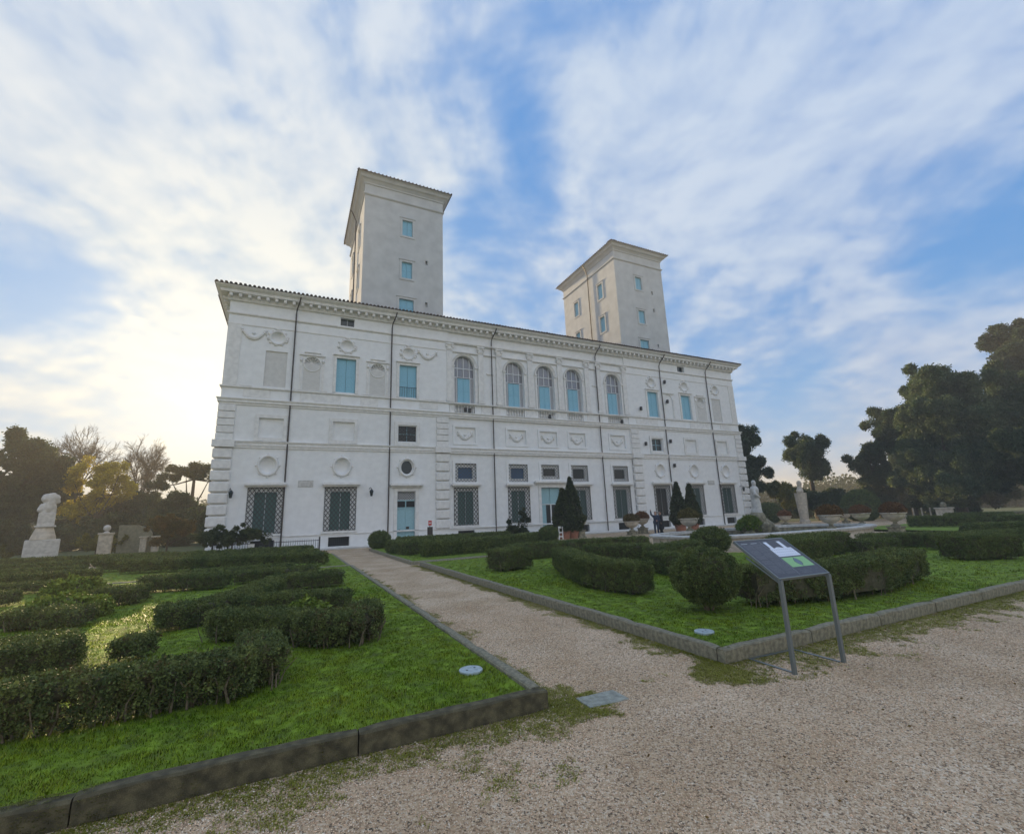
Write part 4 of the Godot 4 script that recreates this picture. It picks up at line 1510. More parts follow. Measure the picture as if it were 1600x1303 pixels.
func build_garden() -> void:
	hn.seed = 4
	hn.frequency = 1.0
	hn.fractal_octaves = 3
	var P := func(a: Array) -> Array:
		var r := []
		for i in range(0, a.size(), 2): r.append(Vector2(a[i], a[i + 1]))
		return r
	var far := {"kind": "boxfar", "dens": 170.0, "stems": false}
	var mid := {"kind": "box", "dens": 330.0, "sc": 1.25}
	# -- left of the path
	hedge("long scraggy box hedge nearest the front left kerb, bare stems showing", P.call([-4.6, -6.05, -2.1, -6.1, -0.3, -6.1]), 0.42, 0.44, {"bare": 0.3, "dens": 520.0, "gap": 0.06, "brown": 0.3})
	hedge("short return of box hedge behind the end of the front left hedge", P.call([-0.16, -6.2, -0.3, -7.2]), 0.42, 0.42, {"bare": 0.22, "dens": 520.0, "brown": 0.3})
	hedge("broad billowing box hedge at the left picture edge behind the front hedge", P.call([-4.8, -7.6, -3.4, -8.1, -2.5, -8.5]), 0.95, 0.44, {"dens": 460.0})
	hedge("little square box block between the billowing hedge and the lawn", P.call([-2.02, -8.65, -1.74, -8.55]), 0.46, 0.29, {"dens": 480.0, "brown": 0.2})
	hedge("trimmed box hedge in front of the yellow-green plants at left", P.call([-4.75, -12.5, -3.45, -12.0]), 0.55, 0.35, mid)
	hedge("low box block with an open gap behind the yellow-green plants", P.call([-4.1, -15.0, -3.2, -14.8]), 0.7, 0.40, mid)
	hedge("box hedge curving back from the middle of the left lawn", P.call([-2.0, -10.55, -1.3, -10.75, -0.7, -12.0, -0.3, -13.6]), 0.62, 0.42, {"dens": 420.0})
	hedge("dark box hedge end facing the path, clipped flat", P.call([-0.95, -9.2, -0.3, -8.75, 0.2, -8.2]), 0.5, 0.44, {"dens": 480.0})
	hedge("thin worn box hedge corner beside the path with bare stems", P.call([0.3, -8.05, 0.72, -7.6, 1.15, -7.55, 1.22, -8.6]), 0.46, 0.45, {"bare": 0.28, "dens": 470.0, "brown": 0.35})
	hedge("box hedge closing the back of the worn corner hedge", P.call([-0.7, -11.0, 0.3, -10.9, 1.15, -10.5]), 0.5, 0.39, {"dens": 400.0})
	hedge("straight box hedge beside the path behind the worn corner", P.call([-0.4, -14.35, 1.4, -14.6]), 0.6, 0.42, mid)
	hedge("straight box hedge left of centre, in line with the lit gap", P.call([-3.7, -17.1, -1.6, -16.4]), 0.65, 0.44, mid)
	hedge("box hedge along the second row, near its middle", P.call([-1.4, -17.2, 0.9, -17.4]), 0.55, 0.38, mid)
	hedge("low box hedge in front of the cross kerb left of the path", P.call([-3.2, -19.4, 0.2, -19.4]), 0.5, 0.34, mid)
	hedge("long box hedge ending at the path in the back left bed", P.call([-6.2, -25.4, -2.5, -24.0, 1.5, -22.6]), 0.6, 0.47, far)
	hedge("second long box hedge of the back left bed", P.call([-7.5, -27.3, -2.0, -26.2, 1.3, -25.4]), 0.6, 0.47, far)
	hedge("rearmost box hedge of the back left bed, below the railing", P.call([-8.5, -30.0, 1.2, -28.8]), 0.6, 0.50, far)
	hedge("low flat box hedge at the far left, rim lit", P.call([-14.0, -23.4, -6.6, -23.6]), 0.6, 0.30, far)
	hedge("long low box hedge at far left behind the rim lit one", P.call([-16.0, -27.5, -8.0, -26.6]), 0.6, 0.30, far)
	hedge("low box hedge before the broken statue", P.call([-20.0, -31.5, -9.0, -30.2]), 0.7, 0.34, far)
	hedge("distant low box hedge in front of the ball-topped pier", P.call([-16.0, -36.5, -6.5, -34.0]), 0.8, 0.38, far)
	hedge("small box hedge piece at the left edge with a lit top", P.call([-8.2, -17.2, -6.3, -16.6]), 0.6, 0.34, mid)
	hedge("box hedge link in the far left row beside the sunlit grass", P.call([-9.5, -20.3, -5.6, -19.2]), 0.55, 0.30, mid)
	# -- right of the path, back bed
	hedge("box hedge along the path side of the bed by the side door", P.call([5.3, -27.0, 5.8, -23.9]), 0.7, 0.64, far)
	hedge("long straight box hedge above the kerb in the bed by the side door", P.call([5.9, -22.4, 9.6, -22.8]), 0.75, 0.66, {"kind": "boxfar", "dens": 220.0, "stems": false})
	hedge("box hedge running back to the clipped ball by the main door", P.call([9.8, -23.6, 12.4, -25.2, 14.6, -27.2]), 0.7, 0.62, far)
	hedge("rear box hedge of the bed below the small red sign", P.call([6.2, -29.8, 10.0, -29.6, 14.2, -30.6]), 0.7, 0.66, far)
	hedge("middle box hedge row in the bed below the small red sign", P.call([6.6, -26.2, 9.6, -26.4]), 0.7, 0.64, far)
	# -- right front bed
	hedge("solid box block alone on the lawn right of the path", P.call([6.25, -14.4, 7.4, -14.75]), 0.95, 0.68, {"dens": 360.0})
	hedge("curved box hedge sweeping towards the corner of the right lawn", P.call([8.3, -13.6, 7.3, -11.3, 6.75, -9.6, 7.0, -8.15]), 0.62, 0.67, {"dens": 460.0})
	hedge("dark box hedge behind the curved hedge", P.call([9.9, -14.5, 11.6, -13.0]), 0.7, 0.62, mid)
	hedge("box hedge end left of the big clipped ball", P.call([9.95, -10.9, 9.6, -9.8]), 0.6, 0.58, {"dens": 420.0})
	hedge("box hedge row behind the clipped ball", P.call([10.4, -11.6, 13.4, -12.6]), 0.65, 0.66, mid)
	hedge("box hedge joining the rear of the right lawn before the urns", P.call([8.2, -17.3, 12.0, -17.6, 14.6, -16.6]), 0.7, 0.62, mid)
	hedge("long box hedge along the right kerb behind the information board", P.call([7.75, -6.2, 8.9, -5.85, 10.4, -5.6, 13.2, -6.1]), 0.75, 0.66, {"dens": 480.0, "gap": 0.12, "bare": 0.12, "brown": 0.12})
	hedge("box hedge rising behind the information board", P.call([12.9, -9.2, 14.9, -9.2]), 0.9, 0.76, {"dens": 400.0})
	hedge("box hedge before the near end of the fountain basin", P.call([15.0, -10.6, 18.3, -10.4]), 0.8, 0.74, mid)
	hedge("low box block on the lawn between fountain and board", P.call([18.1, -9.75, 19.6, -9.5]), 0.8, 0.48, mid)
	hedge("box hedge right of the fountain end", P.call([20.8, -10.9, 23.4, -9.5]), 0.8, 0.52, mid)
	hedge("big dark box block at the right picture edge", P.call([18.1, -7.1, 19.6, -6.4]), 0.95, 0.7, {"dens": 400.0})
	hedge("box hedge behind the big dark block at right", P.call([21.2, -8.8, 25.0, -8.0]), 0.8, 0.56, mid)
	hedge("long box hedge far right in front of the dark trees", P.call([39.7, -17.6, 40.2, -14.4]), 0.9, 0.66, far)
	hedge("far right box hedge beside the stone pedestal", P.call([46.0, -18.0, 46.6, -14.5]), 0.9, 0.7, far)
	hedge("last box hedge towards the right picture edge", P.call([39.4, -13.1, 39.7, -10.4]), 0.9, 0.68, far)
	hedge("pale topped box hedge on the far right lawn", P.call([31.0, -11.4, 33.6, -9.6]), 0.9, 0.5, far)
	# mound and balls
	ball("clipped_ball", "big clipped box ball on bare stems at the corner of the right lawn", "bush", Vector3(6.85, 0.13, -6.3), Vector3(0.6, 0.46, 0.56), 0.16, {"dens": 800.0})
	ball("clipped_ball", "clipped box ball beside the side door", "bush", Vector3(5.45, 0.1, -32.0), Vector3(0.68, 0.58, 0.68), 0.0, {"kind": "boxfar", "dens": 220.0})
	ball("clipped_ball", "clipped box ball in front of the main door", "bush", Vector3(15.3, 0.13, -26.6), Vector3(0.62, 0.52, 0.62), 0.0, {"kind": "boxfar", "dens": 220.0})
	ball("clipped_ball", "low clipped box dome before the fountain rim", "bush", Vector3(16.2, 0.13, -14.4), Vector3(0.78, 0.53, 0.7), 0.0, {"kind": "boxfar", "dens": 240.0, "sit": 0.85})
	ball("clipped_ball", "dark clipped ball behind the stone urns at right", "bush", Vector3(56, 0, -29), Vector3(1.7, 1.7, 1.7), 0.0, {"kind": "bush", "dens": 90.0})
	ball("clipped_ball", "dark clipped ball left of the tall stone herm", "bush", Vector3(50.5, 0, -36), Vector3(1.4, 1.2, 1.4), 0.0, {"kind": "bush", "dens": 90.0})
	# yellow-green plants inside the left hedges
	for q in [["yellow-green leafy plants filling the left hedge frame", -4.2, -13.3, 0.8], ["small pale plant inside the worn corner hedge", 0.35, -9.4, 0.35], ["bright low plants by the lit gap at far left", -5.6, -18.3, 0.7]]:
		ball("garden_plant", q[0], "plant", Vector3(q[1], 0.1, q[2]), Vector3(q[3], 0.34, q[3] * 0.7), 0.0, {"kind": "bush", "dens": 120.0, "sc": 0.7, "a": Color(0.10, 0.16, 0.025), "b": Color(0.26, 0.30, 0.05), "rough": 2.0, "sit": 0.4})

func build_stone_things() -> void:
	# ---- urns on their feet, each with a clipped rusty bush
	var prof := [Vector2(0.0, 0.0), Vector2(0.26, 0.0), Vector2(0.26, 0.08), Vector2(0.13, 0.16), Vector2(0.11, 0.26), Vector2(0.2, 0.32), Vector2(0.42, 0.42), Vector2(0.56, 0.58), Vector2(0.6, 0.74), Vector2(0.62, 0.76), Vector2(0.7, 0.8), Vector2(0.7, 0.86), Vector2(0.6, 0.88), Vector2(0.55, 0.8), Vector2(0.0, 0.8)]
	var um := MB.new(); um.lathe(prof.slice(4), 28)
	var fm := MB.new(); fm.lathe(prof.slice(0, 5), 20)
	var pm := MB.new()
	pm.cbox(-0.34, 0.34, 0.0, 0.62, -0.34, 0.34, 0.02); pm.cbox(-0.4, 0.4, 0.62, 0.72, -0.4, 0.4, 0.02); pm.cbox(-0.42, 0.42, -0.1, 0.1, -0.42, 0.42, 0.02)
	var ume := um.mesh()
	var fme := fm.mesh()
	var pme := pm.mesh()
	for u in [["left of the main steps behind the terracotta pots", 21.0, -31.4, 0.85, 0.62, Color(0.07, 0.075, 0.025)], ["nearest the left end of the fountain", 25.6, -30.6, 0.95, 0.3, Color(0.10, 0.075, 0.028)], ["close behind the urn at the fountain's left end", 27.6, -31.6, 0.9, 0.5, Color(0.15, 0.07, 0.028)],
			["on the back rim of the fountain", 20.8, -19.85, 0.82, 0.0, Color(0.10, 0.085, 0.028), 0.7], ["right of the fountain statue, small", 43.4, -29.3, 0.85, 0.2, Color(0.16, 0.07, 0.03)], ["on the front rim of the fountain", 24.9, -14.42, 0.78, 0.0, Color(0.12, 0.07, 0.028), 0.7],
			["behind the right end of the fountain", 37.6, -19.6, 0.9, 0.4, Color(0.13, 0.065, 0.028)], ["on a square pedestal right of the fountain end", 29.35, -13.7, 0.83, 0.62, Color(0.12, 0.065, 0.03)], ["pale and far back between the two right urns", 45.5, -25.0, 0.7, 0.4, Color(0.08, 0.07, 0.03)]]:
		var o := thing("stone_urn", "pale stone urn " + u[0], "urn", Vector3(u[1], u[6] if u.size() > 6 else 0.0, u[2]), 0.0, "stone urns round the fountain")
		var k: float = u[3]
		var a := part(o, "bowl", ume, mt.travertine, Vector3(0, u[4], 0)); a.scale = Vector3.ONE * k
		var f := part(o, "foot", fme, mt.weathered, Vector3(0, u[4], 0)); f.scale = Vector3.ONE * k
		if u[4] > 0:
			var p := part(o, "pedestal", pme, mt.weathered); p.scale = Vector3(k, u[4] / 0.72, k)
		ball("urn_bush", "rusty green clipped bush in the urn " + u[0], "bush", Vector3(u[1], u[4] + 0.82 * k + (u[6] if u.size() > 6 else 0.0), u[2]), Vector3(0.64, 0.42, 0.64) * k, 0.0, {"kind": "bush", "dens": 190.0, "sc": 0.8, "a": u[5], "b": u[5] * 1.7, "sit": 0.5, "group": "bushes in the stone urns"})
	# ---- potted cone trees
	var tp := MB.new(); tp.lathe([Vector2(0, 0), Vector2(0.32, 0), Vector2(0.42, 0.5), Vector2(0.47, 0.5), Vector2(0.48, 0.62), Vector2(0.4, 0.62), Vector2(0.38, 0.55), Vector2(0, 0.55)], 22)
	var tpm := tp.mesh()
	for c in [["in front of the main door, the taller", 20.3, -31.4, 4.7, 1.0], ["in front of the main door, the shorter", 19.4, -31.2, 3.8, 0.95], ["right of the walkers, nearer to them", 30.6, -30.2, 4.2, 0.8], ["right of the walkers, farther from them", 31.9, -30.0, 4.0, 0.82]]:
		var o := thing("terracotta_pot", "terracotta pot " + c[0], "pot", Vector3(c[1], 0.0, c[2]), 0.0, "terracotta pots before the villa")
		part(o, "body", tpm, mt.terracotta).scale = Vector3(1.15, 1.1, 1.15)
		var t := thing("cone_tree", "dark clipped cone tree in the terracotta pot " + c[0], "tree", Vector3(c[1], 0.6, c[2]), 0.0, "cone trees in pots")
		var hh: float = c[3] - 0.6
		var tb := MB.new(); tb.tube([Vector3(0, 0, 0), Vector3(0, hh * 0.9, 0)], [0.06, 0.02], 6)
		part(t, "trunk", tb.mesh(), mt.bark)
		var cc := MB.new(); cc.lathe([Vector2(0, 0.1), Vector2(c[4] * 0.75, 0.5), Vector2(c[4] * 0.7, hh * 0.35), Vector2(0.05, hh * 0.92), Vector2(0, hh * 0.95)], 10)
		part(t, "inner_twigs", cc.mesh(), mt.core)
		var xf := []
		var cols := PackedColorArray()
		for i in 1500:
			var y := pow(rng.randf(), 1.35)
			var rr: float = c[4] * (1.0 - pow(y, 1.25)) * (0.55 + 0.45 * minf(1.0, y / 0.15))
			var an := rng.randf() * TAU
			var k := hn.get_noise_3d(cos(an) * 2 + c[1], y * hh * 1.6, sin(an) * 2)
			rr *= 1.0 + k * 0.3
			xf.append(Transform3D(rand_basis(rng.randf_range(0.8, 1.5)), Vector3(cos(an) * rr, 0.05 + y * hh, sin(an) * rr)))
			cols.append(mixc(Color(0.022, 0.036, 0.014), Color(0.11, 0.125, 0.045), clampf(0.3 + k * 0.7 + rng.randf_range(-0.2, 0.2), 0, 1)))
		leaves(t, "crown", "cone", mt.leaf, xf, cols)
	# ---- fountain: long basin with rounded ends, rim, water
	var out := thing("fountain_basin", "long low stone fountain basin with rounded ends and broad pale rim", "fountain", Vector3(23.7, 0, -17.1))
	var ol := func(off: float) -> Array:
		var r := []
		for i in 64:
			var t := TAU * i / 64
			var x := cos(t)
			var z := sin(t)
			var p := Vector2(signf(x) * pow(absf(x), 0.75) * 7.2, signf(z) * pow(absf(z), 0.62) * 2.9)
			var n := Vector2(x / 7.2, z / 2.9).normalized()
			r.append(p + n * off)
		return r
	var strip := func(b: MB, a: Array, ya: float, c: Array, yc: float, up: float) -> void:
		for i in 64:
			var j := (i + 1) % 64
			var outw := Vector3(a[i].x, 0, a[i].y).normalized()
			b.quad(Vector3(a[i].x, ya, a[i].y), Vector3(a[j].x, ya, a[j].y), Vector3(c[j].x, yc, c[j].y), Vector3(c[i].x, yc, c[i].y), outw * (1.0 - absf(up)) * (1.0 if up >= 0 else 1.0) + Vector3.UP * up)
	var wl := MB.new()
	strip.call(wl, ol.call(0.0), 0.12, ol.call(0.0), 0.56, 0.0)
	strip.call(wl, ol.call(0.12), -0.05, ol.call(0.12), 0.12, 0.0)
	strip.call(wl, ol.call(0.12), 0.12, ol.call(0.0), 0.12, 1.0)
	var wi := MB.new()
	var inn: Array = ol.call(-0.3)
	for i in 64:
		var j := (i + 1) % 64
		wi.quad(Vector3(inn[i].x, 0.05, inn[i].y), Vector3(inn[j].x, 0.05, inn[j].y), Vector3(inn[j].x, 0.56, inn[j].y), Vector3(inn[i].x, 0.56, inn[i].y), Vector3(-inn[i].x, 0, -inn[i].y))
	part(out, "basin_wall", wl.mesh(), mt.travertine)
	part(out, "basin_lining", wi.mesh(), mt.weathered)
	var rm := MB.new()
	strip.call(rm, ol.call(0.14), 0.56, ol.call(0.18), 0.66, 0.1)
	strip.call(rm, ol.call(0.18), 0.66, ol.call(0.12), 0.7, 0.6)
	strip.call(rm, ol.call(0.12), 0.7, ol.call(-0.34), 0.7, 1.0)
	strip.call(rm, ol.call(0.0), 0.56, ol.call(0.14), 0.56, -1.0)
	var ri: Array = ol.call(-0.34)
	for i in 64:
		var j := (i + 1) % 64
		rm.quad(Vector3(ri[i].x, 0.56, ri[i].y), Vector3(ri[j].x, 0.56, ri[j].y), Vector3(ri[j].x, 0.7, ri[j].y), Vector3(ri[i].x, 0.7, ri[i].y), Vector3(-ri[i].x, 0, -ri[i].y))
	part(out, "rim", rm.mesh(), mt.marble)
	var wt := MB.new()
	for i in 64:
		wt.tri(Vector3(0, 0.42, 0), Vector3(inn[i].x, 0.42, inn[i].y), Vector3(inn[(i + 1) % 64].x, 0.42, inn[(i + 1) % 64].y), Vector3.UP)
	part(out, "water", wt.mesh(), mt.water)
	# rockwork with moss, and the draped figure on it
	var rk := thing("fountain_rock", "mossy travertine rockwork rising from the fountain basin", "rock", Vector3(24.1, 0.3, -18.0))
	var rb := []
	var rr := RandomNumberGenerator.new()
	rr.seed = 12
	for i in 22:
		var a := rr.randf() * TAU
		var rad := rr.randf_range(0.1, 1.05)
		var y := rr.randf_range(0.0, 1.0) * (1.15 - rad * 0.75)
		var p := Vector3(cos(a) * rad * 1.2, maxf(0.05, y), sin(a) * rad)
		rb.append([p, p + Vector3(rr.randf_range(-0.2, 0.2), rr.randf_range(-0.1, 0.2), rr.randf_range(-0.2, 0.2)), rr.randf_range(0.2, 0.36), rr.randf_range(0.14, 0.25)])
	rb.append([Vector3(0.1, 0, 0), Vector3(0.15, 1.0, 0), 0.5, 0.42])
	part(rk, "rock", sdf_mesh(rb, 0.07, 0.06), mt.weathered)
	var mx := []
	var mc := PackedColorArray()
	for i in 500:
		var a := rng.randf() * TAU
		var rad := rng.randf_range(0.1, 0.75)
		mx.append(Transform3D(rand_basis(rng.randf_range(0.5, 1.2)), Vector3(-0.75 + cos(a) * rad, 0.95 - rad * rad * 0.9 + rng.randf_range(-0.12, 0.2), sin(a) * rad + 0.1)))
		mc.append(mixc(Color(0.06, 0.12, 0.02), Color(0.17, 0.22, 0.04), rng.randf()))
	leaves(rk, "moss", "bush", mt.leaf, mx, mc)
	var st := thing("fountain_statue", "weathered marble draped statue standing on the fountain rockwork", "statue", Vector3(24.25, 1.45, -18.0), 0.5)
	part(st, "figure", sdf_mesh([[Vector3(0, 0.05, 0), Vector3(0.02, 0.6, 0.02), 0.3, 0.24], [Vector3(0.14, 0.02, 0.05), Vector3(0.1, 0.75, 0.05), 0.18, 0.18], [Vector3(-0.12, 0.0, 0.1), Vector3(-0.08, 0.7, 0.05), 0.16, 0.17], [Vector3(0.02, 0.6, 0.02), Vector3(0, 1.0, 0), 0.23, 0.21], [Vector3(0, 1.0, 0), Vector3(-0.03, 1.42, 0.03), 0.2, 0.24],
		[Vector3(-0.22, 1.45, 0.03), Vector3(-0.36, 1.15, 0.1), 0.09, 0.075], [Vector3(-0.36, 1.15, 0.1), Vector3(-0.25, 0.98, 0.28), 0.075, 0.06], [Vector3(0.2, 1.45, 0.0), Vector3(0.34, 1.15, -0.05), 0.09, 0.08], [Vector3(0.34, 1.15, -0.05), Vector3(0.3, 0.85, 0.05), 0.08, 0.07], [Vector3(0.25, 1.1, -0.1), Vector3(0.35, 0.1, -0.1), 0.11, 0.17],
		[Vector3(-0.03, 1.5, 0.03), Vector3(-0.05, 1.68, 0.05), 0.09, 0.08], [Vector3(-0.06, 1.78, 0.06), Vector3(-0.06, 1.86, 0.05), 0.12, 0.12]], 0.035, 0.06), mt.marble)
	# ---- broken statue on a stepped pedestal at left
	var ls := thing("statue_pedestal", "stepped stone pedestal under the broken statue at left", "pedestal", Vector3(-14.9, 0, -42.0), 0.35)
	var l1 := MB.new(); l1.cbox(-0.85, 0.85, -0.1, 1.5, -0.62, 0.62, 0.04)
	part(ls, "base_block", l1.mesh(), mt.marble)
	var l2 := MB.new(); l2.lathe([Vector2(0, 1.5), Vector2(0.92, 1.5), Vector2(0.9, 1.6), Vector2(0.6, 2.3), Vector2(0, 2.3)], 4, Vector3.ZERO, Vector3(1, 1, 0.85))
	part(ls, "sloped_block", l2.mesh(), mt.travertine, Vector3.ZERO, PI / 4)
	var l3 := MB.new(); l3.cbox(-0.42, 0.42, 2.302, 3.25, -0.4, 0.4, 0.03); l3.cbox(-0.52, 0.52, 2.301, 2.42, -0.5, 0.5, 0.02)
	part(ls, "upper_block", l3.mesh(), mt.marble)
	var to := thing("broken_statue", "headless white marble torso on the stepped pedestal", "statue", Vector3(-14.9, 3.24, -42.0), 0.5)
	part(to, "torso", sdf_mesh([[Vector3(-0.2, 0.06, 0.05), Vector3(-0.17, 0.4, 0), 0.22, 0.24], [Vector3(0.2, 0.06, 0.0), Vector3(0.17, 0.4, 0), 0.22, 0.24], [Vector3(0, 0.35, 0), Vector3(0.03, 0.75, 0.02), 0.32, 0.29], [Vector3(-0.18, 0.95, 0.05), Vector3(0.28, 1.02, 0), 0.26, 0.24], [Vector3(0.3, 1.0, 0), Vector3(0.42, 0.75, 0), 0.16, 0.14], [Vector3(-0.35, 0.5, 0.12), Vector3(-0.42, 0.2, 0.15), 0.12, 0.15], [Vector3(-0.25, 1.12, 0.08), Vector3(0.15, 1.22, 0.05), 0.14, 0.15]], 0.05, 0.07), mt.marble)
	# ---- pier with ball, and the low garden wall behind
	var gp := thing("ball_topped_pier", "stone gate pier topped by a ball, left of the villa", "pier", Vector3(-12.4, 0, -44.9), 0.2)
	var g1 := MB.new(); g1.cbox(-0.4, 0.4, -0.1, 1.65, -0.4, 0.4, 0.03); g1.cbox(-0.46, 0.46, 1.65, 1.78, -0.46, 0.46, 0.02)
	part(gp, "shaft", g1.mesh(), mt.travertine)
	var g2 := MB.new(); g2.lathe([Vector2(0.2, 1.78), Vector2(0.1, 1.88), Vector2(0.1, 1.92)], 14); g2.blob(Vector3(0, 2.12, 0), Vector3.ONE * 0.23, 14, 10)
	part(gp, "ball", g2.mesh(), mt.marble)
	var n := 0
	for x in [-10.9, -10.1]:
		var q := thing("garden_pier", "slim pale pier of the garden gate, %s one" % ("left" if n == 0 else "right"), "pier", Vector3(x, 0, -48.6))
		n += 1
		var q1 := MB.new(); q1.cbox(-0.22, 0.22, -0.1, 1.25, -0.22, 0.22, 0.02); q1.cbox(-0.3, 0.3, 1.25, 1.36, -0.3, 0.3, 0.02)
		part(q, "shaft", q1.mesh(), mt.travertine)
	var gw := thing("garden_wall", "dull olive garden wall with a sloping top behind the ball-topped pier", "wall", Vector3(-11.7, 0, -48.9))
	var w1 := MB.new()
	var tops := [Vector2(-0.5, 2.35), Vector2(0.1, 2.3), Vector2(0.5, 2.0), Vector2(0.62, 1.6)]
	for i in 3:
		var a: Vector2 = tops[i]
		var c: Vector2 = tops[i + 1]
		for z in [-0.15, 0.15]:
			w1.quad(Vector3(a.x * 2, -0.1, z), Vector3(c.x * 2, -0.1, z), Vector3(c.x * 2, c.y, z), Vector3(a.x * 2, a.y, z), Vector3(0, 0, z))
		w1.quad(Vector3(a.x * 2, a.y, -0.15), Vector3(c.x * 2, c.y, -0.15), Vector3(c.x * 2, c.y, 0.15), Vector3(a.x * 2, a.y, 0.15), Vector3.UP)
	w1.quad(Vector3(1.24, -0.1, -0.15), Vector3(1.24, -0.1, 0.15), Vector3(1.24, 1.6, 0.15), Vector3(1.24, 1.6, -0.15), Vector3.RIGHT)
	w1.quad(Vector3(-1.0, -0.1, -0.15), Vector3(-1.0, -0.1, 0.15), Vector3(-1.0, 2.35, 0.15), Vector3(-1.0, 2.35, -0.15), Vector3.LEFT)
	part(gw, "wall", w1.mesh(), mt.olive_wall)
	# ---- herm and pedestals at right
	var hm := thing("stone_herm", "tall weathered stone herm among the trees right of the villa", "statue", Vector3(49.4, 0, -31.2), 0.4)
	var h1 := MB.new(); h1.lathe([Vector2(0, -0.1), Vector2(0.62, -0.1), Vector2(0.62, 0.3), Vector2(0.5, 0.36), Vector2(0.72, 3.2), Vector2(0, 3.2)], 4)
	part(hm, "shaft", h1.mesh(), mt.travertine, Vector3.ZERO, PI / 4)
	part(hm, "bust", sdf_mesh([[Vector3(-0.35, 3.35, 0), Vector3(0.35, 3.4, 0), 0.28, 0.28], [Vector3(0, 3.4, 0), Vector3(0, 3.9, 0.03), 0.34, 0.2], [Vector3(0, 4.15, 0.05), Vector3(0, 4.28, 0.03), 0.25, 0.23]], 0.06, 0.08), mt.travertine)
	var pd := thing("small_pedestal", "square stone pedestal with a worn finial at the far right hedges", "pedestal", Vector3(58.2, 0, -22.8), 0.3)
	var p1 := MB.new(); p1.cbox(-0.62, 0.62, -0.1, 1.05, -0.62, 0.62, 0.03); p1.cbox(-0.72, 0.72, 1.05, 1.18, -0.72, 0.72, 0.02)
	part(pd, "block", p1.mesh(), mt.travertine)
	var p2 := MB.new(); p2.blob(Vector3(0, 1.42, 0), Vector3(0.26, 0.3, 0.26), 10, 6)
	part(pd, "finial", p2.mesh(), mt.weathered)
	for i in 4:
		var sl := MB.new(); sl.cbox(-0.24, 0.24, 0.2, 1.15, -0.06, 0.06, 0.015); sl.box(-0.2, 0.2, -0.05, 0.2, -0.05, 0.05)
		var o := part(self, "stone_slab", sl.mesh(), mt.travertine, Vector3(61.6 + i * 0.62, 0, -27.6 + i * 0.5), 0.45)
		tag(o, "upright stone slab under the dark trees, %s of four from the left" % ["first", "second", "third", "fourth"][i], "slab", "upright slabs under the trees")

# ------------------------------------------------------------------ smooth figures: tapered capsules melted together, meshed as surface nets
func sdf_mesh(bones: Array, cell: float, k: float) -> ArrayMesh:
	var lo := Vector3.ONE * 1e9
	var hi := -lo
	for b in bones:
		var r: float = maxf(b[2], b[3]) + cell * 2 + k
		for e in [b[0], b[1]]:
			lo = lo.min(e - Vector3.ONE * r)
			hi = hi.max(e + Vector3.ONE * r)
	var nx := int((hi.x - lo.x) / cell) + 2
	var ny := int((hi.y - lo.y) / cell) + 2
	var nz := int((hi.z - lo.z) / cell) + 2
	var val := PackedFloat32Array()
	val.resize(nx * ny * nz)
	val.fill(1.0)
	for b in bones:
		var a: Vector3 = b[0]
		var ba: Vector3 = b[1] - a
		var l2 := maxf(ba.length_squared(), 1e-9)
		var r0: float = b[2]
		var r1: float = b[3]
		var rm := maxf(r0, r1) + cell * 2 + k
		var m0 := ((a.min(b[1]) - Vector3.ONE * rm - lo) / cell).floor()
		var m1 := ((a.max(b[1]) + Vector3.ONE * rm - lo) / cell).ceil()
		for z in range(maxi(0, int(m0.z)), mini(nz, int(m1.z) + 1)):
			for y in range(maxi(0, int(m0.y)), mini(ny, int(m1.y) + 1)):
				for x in range(maxi(0, int(m0.x)), mini(nx, int(m1.x) + 1)):
					var p := lo + Vector3(x, y, z) * cell
					var t := clampf((p - a).dot(ba) / l2, 0, 1)
					var d := (p - a - ba * t).length() - lerpf(r0, r1, t)
					var i := (z * ny + y) * nx + x
					var o := val[i]
					var h := maxf(k - absf(o - d), 0.0) / k
					val[i] = minf(o, d) - h * h * k * 0.25
	var vid := {}
	var vs := PackedVector3Array()
	var offs := [0, 1, nx, nx + 1, nx * ny, nx * ny + 1, nx * ny + nx, nx * ny + nx + 1]
	for z in nz - 1:
		for y in ny - 1:
			for x in nx - 1:
				var i := (z * ny + y) * nx + x
				var neg := 0
				for o in offs:
					if val[i + o] < 0: neg += 1
				if neg == 0 or neg == 8: continue
				var s := Vector3.ZERO
				var c := 0
				for e in [[0, 1], [2, 3], [4, 5], [6, 7], [0, 2], [1, 3], [4, 6], [5, 7], [0, 4], [1, 5], [2, 6], [3, 7]]:
					var va := val[i + offs[e[0]]]
					var vb := val[i + offs[e[1]]]
					if (va < 0) != (vb < 0):
						var t := va / (va - vb)
						var pa := Vector3(e[0] & 1, (e[0] >> 1) & 1, e[0] >> 2)
						var pb := Vector3(e[1] & 1, (e[1] >> 1) & 1, e[1] >> 2)
						s += pa.lerp(pb, t)
						c += 1
				vid[i] = vs.size()
				vs.append(lo + (Vector3(x, y, z) + s / c) * cell)
	var b := SurfaceTool.new()
	b.begin(Mesh.PRIMITIVE_TRIANGLES)
	b.set_smooth_group(0)
	for v in vs: b.add_vertex(v)
	for z in range(1, nz - 1):
		for y in range(1, ny - 1):
			for x in range(1, nx - 1):
				var i := (z * ny + y) * nx + x
				var s := val[i] < 0
				for ax in 3:
					var st: int = [1, nx, nx * ny][ax]
					if s == (val[i + st] < 0): continue
					var u: int = [nx, nx * ny, 1][ax]
					var w: int = [nx * ny, 1, nx][ax]
					if not (vid.has(i) and vid.has(i - u) and vid.has(i - w) and vid.has(i - u - w)): continue
					var q := [vid[i], vid[i - u], vid[i - u - w], vid[i - w]]
					if s: q.reverse()
					for t in [0, 1, 2, 0, 2, 3]: b.add_index(q[t])
	b.generate_normals()
	return b.commit()

